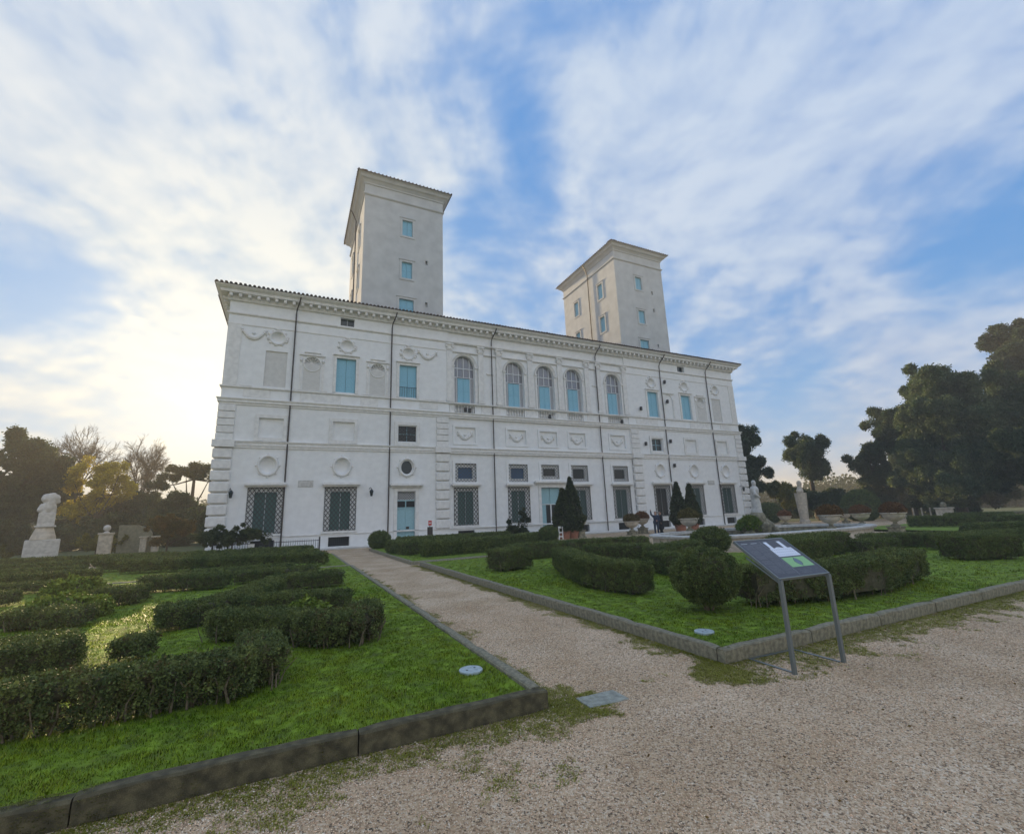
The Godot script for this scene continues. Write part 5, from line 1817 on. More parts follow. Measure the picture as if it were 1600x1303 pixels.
# crown clumps spread through an ellipsoid
func clumps(c: Vector3, r: Vector3, n: int, size: float, sd: int) -> Array:
	var g := RandomNumberGenerator.new()
	g.seed = sd
	var a := []
	for i in n:
		var d := Vector3(g.randfn(), g.randfn(), g.randfn()).normalized()
		var k := pow(g.randf(), 0.4)
		var s := size * g.randf_range(0.75, 1.3)
		a.append([c + d * (r - Vector3.ONE * size * 0.7).max(Vector3.ONE * 0.1) * k, Vector3(s, s * 0.85, s)])
	return a

func build_trees() -> void:
	var ev_a := Color(0.038, 0.062, 0.03)
	var ev_b := Color(0.115, 0.145, 0.06)
	# left, beyond the garden
	tree("evergreen_tree", "big dark evergreen tree at the left picture edge", Vector3(-30.5, 0, -70), [Vector3(0, -0.2, 0), Vector3(0, 3, 0), Vector3(0.3, 7, 0)], clumps(Vector3(0, 7.6, 0), Vector3(6.4, 7.2, 5), 24, 2.2, 1), ev_a, ev_b, {"tr": 0.5})
	tree("evergreen_tree", "dark evergreen tree behind the broken statue", Vector3(-27.5, 0, -77), [Vector3(0, -0.2, 0), Vector3(0, 3, 0), Vector3(0, 5, 0)], clumps(Vector3(0, 4.6, 0), Vector3(4.6, 4.6, 4), 14, 1.8, 2), ev_a, ev_b, {"tr": 0.4})
	bare_tree("taller leafless tree with a fine twiggy crown at left", Vector3(-28.8, 0, -89), 18.2, 6.2)
	bare_tree("leafless tree with a rounded twiggy crown nearer the villa", Vector3(-20.4, 0, -82), 15.6, 4.6)
	tree("autumn_tree", "yellow autumn tree with loose leaves behind the pier", Vector3(-21.0, 0, -70.5), [Vector3(0, -0.2, 0), Vector3(0.2, 3, 0), Vector3(0.6, 6, 0)], clumps(Vector3(-0.5, 7.0, 0), Vector3(4.6, 3.0, 3), 13, 1.2, 5) + clumps(Vector3(-1.2, 4.2, 0), Vector3(2.0, 2.0, 2), 5, 0.8, 55), Color(0.38, 0.29, 0.03), Color(0.66, 0.54, 0.05), {"kind": "fine", "dens": 11.0, "tr": 0.25})
	tree("evergreen_tree", "olive green tree below the leafless ones", Vector3(-19.5, 0, -78), [Vector3(0, -0.2, 0), Vector3(0, 2, 0), Vector3(0, 5, 0)], clumps(Vector3(0, 4.7, 0), Vector3(4.8, 4.4, 4), 15, 1.7, 6), ev_a, Color(0.11, 0.125, 0.045), {"tr": 0.35})
	tree("evergreen_tree", "dark rounded tree beside the villa's left corner", Vector3(-12.0, 0, -73), [Vector3(0, -0.2, 0), Vector3(0, 2, 0), Vector3(0, 5, 0)], clumps(Vector3(0, 3.9, 0), Vector3(4.8, 3.9, 4), 15, 1.6, 7), ev_a, ev_b, {"tr": 0.35})
	var ced := []
	for i in 9:
		ced.append([Vector3(-3.8 + i * 0.95, 7.0 + 2.6 * (1 - pow(absf(i - 4) / 4.5, 2)) + (i % 3) * 0.35, rng.randf_range(-1.5, 1.5)), Vector3(1.5, 0.36, 1.4)])
	tree("cedar_tree", "flat layered cedar touching the villa's left edge", Vector3(-12.6, 0, -77.5), [Vector3(0, -0.2, 0), Vector3(0, 4, 0), Vector3(0, 8.6, 0)], ced, ev_a, Color(0.11, 0.125, 0.045), {"kind": "fine", "dens": 26.0, "tr": 0.35})
	tree("magnolia_shrub", "rusty green magnolia shrub before the villa's left corner", Vector3(-8.6, 0, -45.0), [Vector3(0, -0.1, 0), Vector3(0, 0.6, 0), Vector3(0, 1.2, 0)], clumps(Vector3(0, 1.75, 0), Vector3(1.9, 1.5, 1.6), 12, 0.6, 8), Color(0.06, 0.07, 0.025), Color(0.24, 0.15, 0.055), {"kind": "bush", "dens": 100.0, "tr": 0.08, "sc": 1.1})
	tree("low_bushes", "low sunlit shrub beside the statue pedestal at far left", Vector3(-18.5, 0, -42.5), [Vector3(0, -0.1, 0), Vector3(0, 0.4, 0), Vector3(0, 0.8, 0)], clumps(Vector3(0, 0.8, 0), Vector3(2.4, 0.7, 1.2), 9, 0.5, 9), Color(0.06, 0.08, 0.02), Color(0.18, 0.18, 0.05), {"kind": "bush", "dens": 70.0, "tr": 0.05})
	tree("low_bushes", "yellow-green shrub between statue pedestal and pier", Vector3(-14.2, 0, -49.5), [Vector3(0, -0.1, 0), Vector3(0, 0.4, 0), Vector3(0, 0.9, 0)], clumps(Vector3(0, 1.0, 0), Vector3(2.6, 0.9, 1.4), 9, 0.6, 10), Color(0.09, 0.10, 0.02), Color(0.26, 0.25, 0.04), {"kind": "bush", "dens": 60.0, "tr": 0.05})
	tree("railing_shrub", "dark spreading shrub growing through the railing at the villa's left corner", Vector3(-3.3, 0, -35.4), [Vector3(0, -0.1, 0), Vector3(0, 0.7, 0), Vector3(0.1, 1.1, 0)], clumps(Vector3(0, 1.25, 0), Vector3(2.5, 0.62, 0.8), 24, 0.42, 11), Color(0.06, 0.08, 0.035), Color(0.16, 0.17, 0.07), {"kind": "bush", "dens": 75.0, "tr": 0.06, "sc": 0.9})
	tree("wall_shrub", "dark uneven shrub against the wall beside the main door", Vector3(16.5, 0, -33.6), [Vector3(0, -0.1, 0), Vector3(0, 0.6, 0), Vector3(0, 1.1, 0)], [[Vector3(-0.5, 0.8, 0), Vector3(0.62, 0.75, 0.6)], [Vector3(0.5, 1.0, 0), Vector3(0.6, 1.0, 0.6)], [Vector3(0.55, 1.9, 0.1), Vector3(0.3, 0.5, 0.3)], [Vector3(0.0, 0.6, 0.2), Vector3(0.8, 0.6, 0.5)]], Color(0.03, 0.045, 0.02), Color(0.08, 0.09, 0.035), {"kind": "bush", "dens": 150.0, "tr": 0.06})
	for q in [[-25.5, -60.0, 5.2, 2.6, "behind the broken statue's pedestal"], [-19.0, -64.0, 5.0, 3.0, "behind the ball-topped pier"], [-13.5, -62.0, 4.6, 2.8, "behind the garden gate piers"], [-8.6, -63.0, 4.2, 3.2, "closing the view at the villa's left corner"]]:
		tree("thicket", "dense dark laurel thicket " + q[4], Vector3(q[0], 0, q[1]), [Vector3(0, -0.2, 0), Vector3(0, 0.8, 0), Vector3(0, 1.6, 0)], clumps(Vector3(0, q[3] * 0.55, 0), Vector3(q[2], q[3] * 0.75, 2.4), 16, 1.15, int(q[2] * 100 - q[0] * 7)), ev_a, ev_b, {"tr": 0.12, "sc": 0.8, "group": "thickets beyond the left garden"})
	for q in [[74.0, -46.0, 8.0, 3.4, "right of the villa, under the round headed tree"], [86.0, -38.0, 8.0, 4.0, "far behind the stone herm"], [92.0, -20.0, 8.0, 4.0, "far behind the great oak"]]:
		tree("thicket", "dense dark thicket " + q[4], Vector3(q[0], 0, q[1]), [Vector3(0, -0.2, 0), Vector3(0, 0.8, 0), Vector3(0, 1.6, 0)], clumps(Vector3(0, q[3] * 0.5, 0), Vector3(q[2], q[3] * 0.7, 6.0), 18, 1.5, int(q[0])), ev_a, ev_b, {"tr": 0.15, "group": "thickets beyond the right lawn"})
	var wx := []
	var wc := PackedColorArray()
	for i in 26000:
		var az := deg_to_rad(rng.randf_range(-75, 110))
		var dd := rng.randf_range(135, 190)
		var k := hn.get_noise_2d(az * 9.0, dd * 0.02)
		var y := rng.randf() * (6.5 + k * 5.0)
		wx.append(Transform3D(rand_basis(rng.randf_range(2.2, 4.2)), Vector3(sin(az) * dd, y, -cos(az) * dd)))
		wc.append(mixc(ev_a * 0.8, ev_b * 0.6, clampf(0.4 + k * 0.5 + rng.randf_range(-0.2, 0.2), 0, 1)))
	var dw := multi(self, "distant_wood", get_spray("tree")[0], mt.leaf, wx, wc, "stuff")
	tag(dw, "far dark wood closing the horizon behind villa and garden", "wood")
	# right, beyond the fountain
	tree("evergreen_tree", "loose dark evergreen rising just behind the villa's right corner", Vector3(54.8, 0, -41.5), [Vector3(0, -0.2, 0), Vector3(0, 4, 0), Vector3(-0.4, 9, 0)], clumps(Vector3(-0.8, 8.4, 0), Vector3(3.1, 6.2, 3), 26, 1.4, 21), ev_a, ev_b, {"tr": 0.3, "sc": 0.85})
	tree("round_headed_tree", "round headed dark tree with a bare leaning trunk right of the villa", Vector3(65.0, 0, -39.0), [Vector3(0, -0.2, 0), Vector3(-0.3, 3, 0), Vector3(-1.0, 5.5, 0.4)], [[Vector3(-1.2, 8.4, 0.6), Vector3(2.6, 3.0, 2.4)], [Vector3(-4.0, 9.0, 1.6), Vector3(1.8, 1.7, 1.7)], [Vector3(0.8, 7.4, -0.4), Vector3(2.0, 2.0, 1.8)], [Vector3(-1.8, 10.6, 0.8), Vector3(1.3, 1.1, 1.3)], [Vector3(-1.6, 6.2, 0.5), Vector3(1.6, 1.2, 1.4)]], ev_a, ev_b, {"tr": 0.45, "sc": 0.8})
	tree("autumn_bush", "yellow autumn shrub behind the fountain statue", Vector3(54.0, 0, -36.5), [Vector3(0, -0.1, 0), Vector3(0, 1.2, 0), Vector3(0, 2.4, 0)], clumps(Vector3(0, 2.7, 0), Vector3(2.2, 2.2, 2), 10, 0.85, 22), Color(0.09, 0.10, 0.02), Color(0.34, 0.28, 0.04), {"kind": "fine", "dens": 36.0, "tr": 0.1, "sc": 0.7})
	tree("evergreen_tree", "medium green tree between the herm and the great oak", Vector3(68.0, 0, -33.0), [Vector3(0, -0.2, 0), Vector3(0, 2, 0), Vector3(0, 5, 0)], clumps(Vector3(0, 5.0, 0), Vector3(3.4, 4.6, 3), 15, 1.35, 23), ev_a, Color(0.11, 0.125, 0.045), {"tr": 0.3, "sc": 0.85})
	tree("holm_oak", "great holm oak with a sunlit left side, tallest of the middle right", Vector3(64.5, 0, -23.8), [Vector3(0, -0.2, 0), Vector3(0, 3.5, 0), Vector3(0.2, 7.5, 0)], clumps(Vector3(0.4, 9.8, 0), Vector3(5.4, 7.4, 6.4), 34, 2.0, 24) + clumps(Vector3(-1.0, 4.4, -0.5), Vector3(4.2, 3.6, 5), 14, 1.5, 25), Color(0.05, 0.085, 0.045), Color(0.17, 0.2, 0.10), {"tr": 0.55, "sc": 0.9})
	tree("holm_oak", "loose crowned oak overlapping the great oak's left side", Vector3(67.0, 0, -29.0), [Vector3(0, -0.2, 0), Vector3(0, 5, 0), Vector3(0, 9, 0)], clumps(Vector3(-0.6, 10.6, 0), Vector3(3.2, 3.8, 3), 10, 1.3, 26), ev_a, ev_b, {"tr": 0.3, "sc": 0.9, "dens": 24.0})
	tree("dark_oak", "dark oak in shade right of the great oak", Vector3(70.5, 0, -19.2), [Vector3(0, -0.2, 0), Vector3(0, 3.5, 0), Vector3(0, 7, 0)], clumps(Vector3(0, 9.6, 0), Vector3(5.8, 6.8, 6.4), 30, 2.0, 27) + clumps(Vector3(0, 4.8, 0), Vector3(4.6, 2.6, 5), 10, 1.5, 28), ev_a, ev_b, {"tr": 0.5})
	tree("dark_conifer", "tall dark conifer cut by the right picture edge", Vector3(79.4, 0, -20.6), [Vector3(0, -0.2, 0), Vector3(0, 8, 0), Vector3(0, 18, 0)], clumps(Vector3(0, 12, 0), Vector3(5.0, 9, 5), 26, 2.1, 29) + clumps(Vector3(0.5, 19.4, 0), Vector3(3.2, 4.6, 3.2), 16, 1.5, 30), Color(0.028, 0.05, 0.034), Color(0.08, 0.115, 0.065), {"tr": 0.5})
	tree("dark_oak", "broad dark oak reaching out of the right picture edge", Vector3(60.6, 0, -15.2), [Vector3(0, -0.2, 0), Vector3(0.2, 3, 0), Vector3(0.6, 5, 0)], clumps(Vector3(1.2, 7.2, 1.0), Vector3(4.4, 3.6, 4.6), 20, 1.7, 31), ev_a, ev_b, {"tr": 0.45})
	tree("dark_oak", "far dark oak closing the gap under the right trees", Vector3(84, 0, -30), [Vector3(0, -0.2, 0), Vector3(0, 3.5, 0), Vector3(0, 6, 0)], clumps(Vector3(0, 6.6, 0), Vector3(7, 6, 8), 20, 2.5, 32), ev_a, ev_b, {"tr": 0.5, "sc": 1.3})
	tree("evergreen_tree", "low dark thicket tree behind the small stone urn", Vector3(60.0, 0, -36.0), [Vector3(0, -0.2, 0), Vector3(0, 1, 0), Vector3(0, 2, 0)], clumps(Vector3(0, 2.2, 0), Vector3(4.5, 2.3, 4), 14, 1.2, 33), ev_a, Color(0.11, 0.125, 0.045), {"tr": 0.2, "sc": 0.8})
	tree("evergreen_tree", "low dark thicket tree behind the right urns", Vector3(70.0, 0, -27.5), [Vector3(0, -0.2, 0), Vector3(0, 1, 0), Vector3(0, 2, 0)], clumps(Vector3(0, 2.0, 0), Vector3(4, 2.2, 5), 14, 1.2, 34), ev_a, ev_b, {"tr": 0.2, "sc": 0.8})

# ------------------------------------------------------------------ board, covers, lamps, railing, people
func board_print() -> ImageTexture:
	var w := 460
	var h := 360
	var im := Image.create(w, h, false, Image.FORMAT_RGB8)
	var ink := Color(0.235, 0.235, 0.26)
	im.fill(ink)
	var pale := Color(0.55, 0.56, 0.58)
	var g := RandomNumberGenerator.new()
	g.seed = 2
	# columns of small text, left half
	for c in 2:
		var y := 44
		im.fill_rect(Rect2i(22 + c * 92, 26, 60, 5), Color(0.7, 0.71, 0.72))
		while y < 330:
			if g.randf() < 0.9:
				var x := 22 + c * 92
				while x < 100 + c * 92:
					var l := g.randi_range(3, 11)
					im.fill_rect(Rect2i(x, y, l, 2), ink.lerp(pale, g.randf_range(0.35, 0.8)))
					x += l + 2
			y += 5
	im.fill_rect(Rect2i(207, 12, 2, 336), Color(0.72, 0.73, 0.74))
	# drawing of the villa: white block with two towers and tiny windows
	var wh := Color(0.86, 0.88, 0.92)
	im.fill_rect(Rect2i(222, 96, 216, 84), wh)
	for q in [[236, 24, 34, 74], [368, 24, 34, 74]]:
		im.fill_rect(Rect2i(q[0], q[1], q[2], q[3]), wh)
	for i in 26:
		im.fill_rect(Rect2i(262 + i * 2, 96 - int(14.0 * (1.0 - absf(i - 26) / 26.0)), 2, 16), wh)
		im.fill_rect(Rect2i(366 - i * 2, 96 - int(14.0 * (1.0 - absf(i - 26) / 26.0)), 2, 16), wh)
	for r in 3:
		for c in 11:
			im.fill_rect(Rect2i(231 + c * 19, 106 + r * 26, 6, 9), Color(0.62, 0.66, 0.72))
	# plan of the lawns, with the leaf-shaped pond
	for y in range(192, 284):
		for x in range(222, 438):
			var t := (x - 222) / 216.0
			var e := absf(y - 238) / 46.0
			var leafw := 0.12 * (1.0 - e * e * 1.6)
			var c := Color(0.50, 0.70, 0.46).lerp(Color(0.58, 0.77, 0.5), g.randf())
			if absf(t - 0.5) < leafw: c = Color(0.36, 0.44, 0.5)
			if absf(absf(t - 0.5) - maxf(leafw, 0.0)) < 0.012: c = ink
			im.set_pixel(x, y, c)
	for i in 22:
		im.fill_rect(Rect2i(224 + g.randi_range(0, 190), 296 + g.randi_range(0, 9) * 5, g.randi_range(8, 24), 2), ink.lerp(pale, 0.6))
	return ImageTexture.create_from_image(im)

func build_small_things() -> void:
	# ---- information board
	var s := thing("information_board", "dark sloping information board on two thin legs, with villa drawing and green plan", "sign", Vector3(5.79, 0, -3.765), -0.05)
	var slope := atan2(0.42, 0.6)
	var top := Node3D.new()
	top.name = "panel"
	s.add_child(top)
	top.position = Vector3(0, 1.045, 0.0)
	top.rotation.x = slope
	var fr := MB.new()
	fr.frame(-0.445, 0.445, -0.028, 0.0, 0.018, -0.714, -0.018, false)
	var f2 := MB.new()
	f2.cbox(-0.463, 0.463, -0.035, 0.004, -0.018, 0.0, 0.003)
	f2.cbox(-0.463, 0.463, -0.035, 0.004, -0.732, -0.714, 0.003)
	f2.cbox(-0.463, -0.445, -0.034, 0.0035, -0.713, -0.019, 0.003)
	f2.cbox(0.445, 0.463, -0.034, 0.0035, -0.713, -0.019, 0.003)
	f2.box(-0.444, 0.444, -0.03, -0.006, -0.713, -0.019)
	part(top, "frame", f2.mesh(), mt.sign_frame)
	var pn := MB.new()
	var c := [Vector3(-0.443, -0.002, -0.712), Vector3(0.443, -0.002, -0.712), Vector3(0.443, -0.002, -0.02), Vector3(-0.443, -0.002, -0.02)]
	var uvs := [Vector2(0, 0), Vector2(1, 0), Vector2(1, 1), Vector2(0, 1)]
	for i in [0, 1, 2, 0, 2, 3]:
		pn.v.append(c[i]); pn.n.append(Vector3.UP); pn.uv.append(uvs[i])
	var pm := StandardMaterial3D.new()
	pm.resource_name = "board_print"
	pm.albedo_texture = board_print()
	pm.roughness = 0.3
	part(top, "print", pn.mesh(), pm)
	for x in [-0.44, 0.44]:
		var lg := MB.new()
		lg.cbox(x - 0.022, x + 0.022, -0.05, 1.03, -0.03, 0.014, 0.003)
		part(s, "leg", lg.mesh(), mt.sign_frame)
		var br := MB.new()
		br.tube([Vector3(x, 1.0, -0.03), Vector3(x, 1.26, -0.45)], [0.014, 0.014], 4)
		part(s, "bracket", br.mesh(), mt.sign_frame)
	var gf := MB.new()
	gf.box(-0.43, -0.39, -0.02, 0.012, -0.62, -0.03); gf.box(0.39, 0.43, -0.02, 0.012, -0.62, -0.03); gf.box(-0.43, 0.43, -0.02, 0.012, -0.66, -0.62)
	part(s, "ground_frame", gf.mesh(), mt.sign_frame)
	# ---- round covers in the lawn, slab in the gravel
	for q in [["on the left lawn by the path corner", 2.02, -5.5], ["on the right lawn near the kerb corner", 5.1 + 0.45, -5.25]]:
		var o := thing("drain_cover", "round pale blue steel drain cover " + q[0], "drain cover", Vector3(q[1], 0.135, q[2]), 0.4, "round drain covers in the lawns")
		var b := MB.new(); b.lathe([Vector2(0.138, 0.0), Vector2(0.138, 0.024), Vector2(0.132, 0.03), Vector2(0.0, 0.03)], 30)
		part(o, "plate", b.mesh(), mt.steel_cover)
		for x in [-0.06, 0.06]:
			var h := MB.new(); h.lathe([Vector2(0.014, 0.029), Vector2(0.014, 0.0315), Vector2(0, 0.0315)], 8)
			part(o, "key_hole", h.mesh(), mt.void, Vector3(x, 0, 0))
	var sl := MB.new(); sl.cbox(-0.24, 0.24, -0.05, 0.012, -0.14, 0.14, 0.008)
	tag(part(self, "stone_slab", sl.mesh(), mt.slab, Vector3(3.05, 0, -4.36), -0.03), "flat grey-green slab set in the gravel at the path mouth", "slab")
	# ---- lanterns on the wall
	for q in [["left of the first ground window", -3.95, 4.1], ["right of the second ground window", 5.5, 4.1], ["on the right corner quoins", 48.0, 4.05]]:
		var o := thing("wall_lantern", "dark iron wall lantern " + q[0], "lamp", Vector3(q[1], q[2], FZ + (0.0 if q[1] < 40 else 0.14)), 0.0, "wall lanterns on the villa")
		var a := MB.new(); a.tube([Vector3(0, 0.3, 0), Vector3(0.05, 0.4, 0.25), Vector3(0.12, 0.3, 0.42)], [0.025, 0.025, 0.02], 6)
		part(o, "arm", a.mesh(), mt.iron)
		var b := MB.new(); b.lathe([Vector2(0, -0.3), Vector2(0.08, -0.28), Vector2(0.15, 0.08), Vector2(0.17, 0.1), Vector2(0.05, 0.26), Vector2(0, 0.28)], 6, Vector3(0.12, 0, 0.42))
		part(o, "lantern", b.mesh(), mt.glass_dark)
	for q in [["under the first arch, left", 13.6, 11.35], ["under the first arch, right", 14.0, 11.3], ["under the third arch", 22.35, 11.25], ["under the fifth arch", 31.2, 11.25], ["beside the right piano nobile window", 34.0, 12.9], ["high by the right downpipe", 37.9, 16.3], ["below the high one by the right downpipe", 38.0, 14.0], ["left of the right mezzanine window", 34.2, 9.0], ["right of the right mezzanine window", 37.8, 9.4], ["under the right string course", 38.0, 6.7]]:
		var o := thing("floodlight", "small dark floodlight box on the villa wall " + q[0], "floodlight", Vector3(q[1], q[2], FZ + 0.0), 0.0, "small floodlights on the villa wall")
		var b := MB.new(); b.cbox(-0.11, 0.11, -0.2, 0.2, 0.08, 0.3, 0.02)
		part(o, "body", b.mesh(), mt.iron)
		var k := MB.new(); k.box(-0.03, 0.03, -0.04, 0.04, -0.13, 0.09)
		part(o, "bracket", k.mesh(), mt.iron)
	# ---- plaques
	for q in [["between the first two ground windows", 0.89], ["near the right end of the ground floor", 43.5]]:
		var o := thing("wall_plaque", "pale marble plaque " + q[0], "plaque", Vector3(q[1], 4.83, FZ))
		var b := MB.new(); b.cbox(-0.52, 0.52, -0.25, 0.25, -0.01, 0.04, 0.01)
		part(o, "stone", b.mesh(), mt.marble)
		var t := MB.new()
		for r in 3: t.box(-0.36 + r * 0.05, 0.36 - r * 0.05, 0.1 - r * 0.11, 0.135 - r * 0.11, 0.038, 0.043)
		part(o, "lettering", t.mesh(), mt.blind)
	# ---- small red sign on a post by the side door
	var rs := thing("notice_post", "small notice post with a red sign above a dark board by the side door", "sign", Vector3(9.15, 0, -33.0))
	var r1 := MB.new(); r1.tube([Vector3(0, -0.05, 0), Vector3(0, 1.75, 0)], [0.025, 0.025], 6)
	part(rs, "post", r1.mesh(), mt.iron)
	var r2 := MB.new(); r2.cbox(-0.2, 0.2, 0.75, 1.35, 0.03, 0.06, 0.01)
	part(rs, "dark_board", r2.mesh(), mt.pipe)
	var r3 := MB.new(); r3.cbox(-0.13, 0.13, 1.45, 1.8, 0.03, 0.05, 0.008)
	part(rs, "red_sign", r3.mesh(), mt.red_paint)
	var r4 := MB.new(); r4.box(-0.09, 0.09, 1.6, 1.66, 0.05, 0.055)
	part(rs, "white_bar", r4.mesh(), mt.white_paint)
	# ---- white A-board at the foot of the main door
	var ab := thing("white_stand", "small white folding stand beside the terracotta pots", "stand", Vector3(18.7, 0, -30.6))
	for x in [-0.16, 0.16]:
		var l := MB.new(); l.box(x - 0.03, x + 0.03, 0, 0.85, -0.02, 0.02)
		part(ab, "leg", l.mesh(), mt.white_paint)
	var ap := MB.new(); ap.box(-0.2, 0.2, 0.85, 1.0, -0.025, 0.025); ap.box(-0.12, 0.12, 0.2, 0.28, -0.015, 0.015); ap.box(-0.12, 0.12, 0.5, 0.58, -0.015, 0.015)
	part(ab, "top", ap.mesh(), mt.white_paint)
	# ---- railing along the left of the villa
	var ra := thing("iron_railing", "low iron railing along the villa's left front", "railing", Vector3(-4.4, 0, -35.6))
	for x in [0.0, 0.85, 2.9, 3.2, 6.35]:
		var p := MB.new(); p.box(x - 0.05, x + 0.05, -0.05, 0.98, -0.05, 0.05)
		part(ra, "post", p.mesh(), mt.iron)
	var rl := MB.new(); rl.box(0, 6.4, 0.72, 0.76, -0.02, 0.02); rl.box(0, 6.4, 0.1, 0.13, -0.02, 0.02)
	part(ra, "rail", rl.mesh(), mt.iron)
	var bm := MB.new(); bm.tube([Vector3(0, 0.02, 0), Vector3(0, 0.74, 0), Vector3(0, 0.86, 0)], [0.013, 0.013, 0.004], 5)
	var bmm := bm.mesh()
	for i in 44: part(ra, "baluster", bmm, mt.iron, Vector3(0.1 + i * 0.143, 0, 0))
	var rp := MB.new(); rp.cbox(-0.17, 0.17, 0.5, 0.72, 0.03, 0.05, 0.005)
	tag(part(self, "railing_notice", rp.mesh(), mt.white_paint, Vector3(-2.2, 0, -35.55)), "small white notice fixed to the iron railing", "sign")
	# ---- two people by the fountain
	var P := func(f: Array) -> ArrayMesh: return sdf_mesh(f, 0.022, 0.035)
	var torso := [[Vector3(-0.09, 0.95, 0), Vector3(0.09, 0.95, 0), 0.13, 0.13], [Vector3(0, 0.98, 0), Vector3(0, 1.3, 0), 0.15, 0.17], [Vector3(-0.13, 1.4, 0), Vector3(0.13, 1.4, 0), 0.09, 0.09], [Vector3(0, 1.42, 0), Vector3(0, 1.52, 0.01), 0.06, 0.055], [Vector3(0, 1.6, 0.02), Vector3(0, 1.68, 0.01), 0.085, 0.09], [Vector3(0, 1.61, 0.1), Vector3(0, 1.64, 0.1), 0.015, 0.012]]
	var legs := [[Vector3(-0.1, 0.93, 0), Vector3(-0.12, 0.5, 0.03), 0.095, 0.065], [Vector3(-0.12, 0.5, 0.03), Vector3(-0.12, 0.08, 0), 0.062, 0.045], [Vector3(-0.12, 0.05, -0.03), Vector3(-0.13, 0.04, 0.13), 0.045, 0.035], [Vector3(0.1, 0.93, 0), Vector3(0.12, 0.5, 0.05), 0.095, 0.065], [Vector3(0.12, 0.5, 0.05), Vector3(0.12, 0.08, -0.02), 0.062, 0.045], [Vector3(0.12, 0.05, -0.05), Vector3(0.14, 0.04, 0.11), 0.045, 0.035]]
	for q in [["dark-clothed person facing the garden with one arm raised high", 27.6, -29.9, -0.75, true], ["dark-coated person standing close behind the one with a raised arm", 28.5, -30.3, -1.9, false]]:
		var o := thing("person", q[0], "person", Vector3(q[1], 0.0, q[2]), q[3], "two people by the fountain")
		var body := torso + legs
		var arms := []
		if q[4]:
			arms = [[Vector3(-0.2, 1.4, 0), Vector3(-0.32, 1.55, 0.1), 0.06, 0.05], [Vector3(-0.32, 1.55, 0.1), Vector3(-0.34, 1.8, 0.14), 0.05, 0.04], [Vector3(0.2, 1.4, 0), Vector3(0.27, 1.12, 0.03), 0.06, 0.05], [Vector3(0.27, 1.12, 0.03), Vector3(0.1, 1.0, 0.18), 0.048, 0.04]]
		else:
			arms = [[Vector3(-0.2, 1.4, 0), Vector3(-0.26, 1.12, 0), 0.06, 0.05], [Vector3(-0.26, 1.12, 0), Vector3(-0.25, 0.86, 0.07), 0.048, 0.04], [Vector3(0.2, 1.4, 0), Vector3(0.26, 1.12, 0), 0.06, 0.05], [Vector3(0.26, 1.12, 0), Vector3(0.25, 0.86, 0.07), 0.048, 0.04]]
		var bm2 := part(o, "body", P.call(body + arms), mt.skin)
		bm2.scale = Vector3.ONE * 1.03
		var cl := []
		for b in (torso.slice(0, 3) + arms + legs):
			cl.append([b[0], b[1], b[2] + 0.018, b[3] + 0.018])
		if not q[4]:
			cl.append([Vector3(0, 1.0, 0), Vector3(0, 0.5, 0), 0.2, 0.24])
		part(o, "clothing", P.call(cl), mt.cloth_navy if q[4] else mt.cloth_dark).scale = Vector3.ONE * 1.03
		var hr := MB.new(); hr.blob(Vector3(0, 1.7, -0.02), Vector3(0.1, 0.09, 0.105), 10, 7)
		part(o, "hair", hr.mesh(), mt.hair).scale = Vector3.ONE * 1.03
		for e in ([Vector3(-0.345, 1.84, 0.15), Vector3(0.07, 0.99, 0.2)] if q[4] else [Vector3(-0.25, 0.8, 0.09), Vector3(0.25, 0.8, 0.09)]):
			var hf := [[e, e + Vector3(0, 0.05, 0.01), 0.03, 0.035]]
			for k in 4:
				hf.append([e + Vector3(-0.024 + k * 0.016, 0.06, 0.01), e + Vector3(-0.03 + k * 0.02, 0.11, 0.03), 0.0085, 0.008])
			hf.append([e + Vector3(0.025, 0.02, 0.01), e + Vector3(0.055, 0.05, 0.03), 0.0095, 0.008])
			part(o, "hand", sdf_mesh(hf, 0.008, 0.006), mt.skin).scale = Vector3.ONE * 1.03

# ------------------------------------------------------------------ grass, moss and loose gravel
func tuft(n: int, h: float, wd: float, r: float, sd: int, lean := 0.5) -> ArrayMesh:
	var g := RandomNumberGenerator.new()
	g.seed = sd
	var b := MB.new()
	for i in n:
		var a := g.randf() * TAU
		var p := Vector3(cos(a), 0, sin(a)) * r * sqrt(g.randf())
		var q := g.randf() * TAU
		var s := Vector3(cos(q), 0, sin(q)) * wd * 0.5
		var l := Vector3(cos(q + 1.6), 0, sin(q + 1.6)) * h * lean * g.randf_range(0.2, 1.2)
		var k := g.randf_range(0.6, 1.2)
		var nn := (Vector3.UP + Vector3(cos(q + 1.6), 0, sin(q + 1.6)) * 0.4).normalized()
		b.stri(p - s, p + s, p + l + Vector3.UP * h * k, nn, nn, nn)
	return b.mesh()

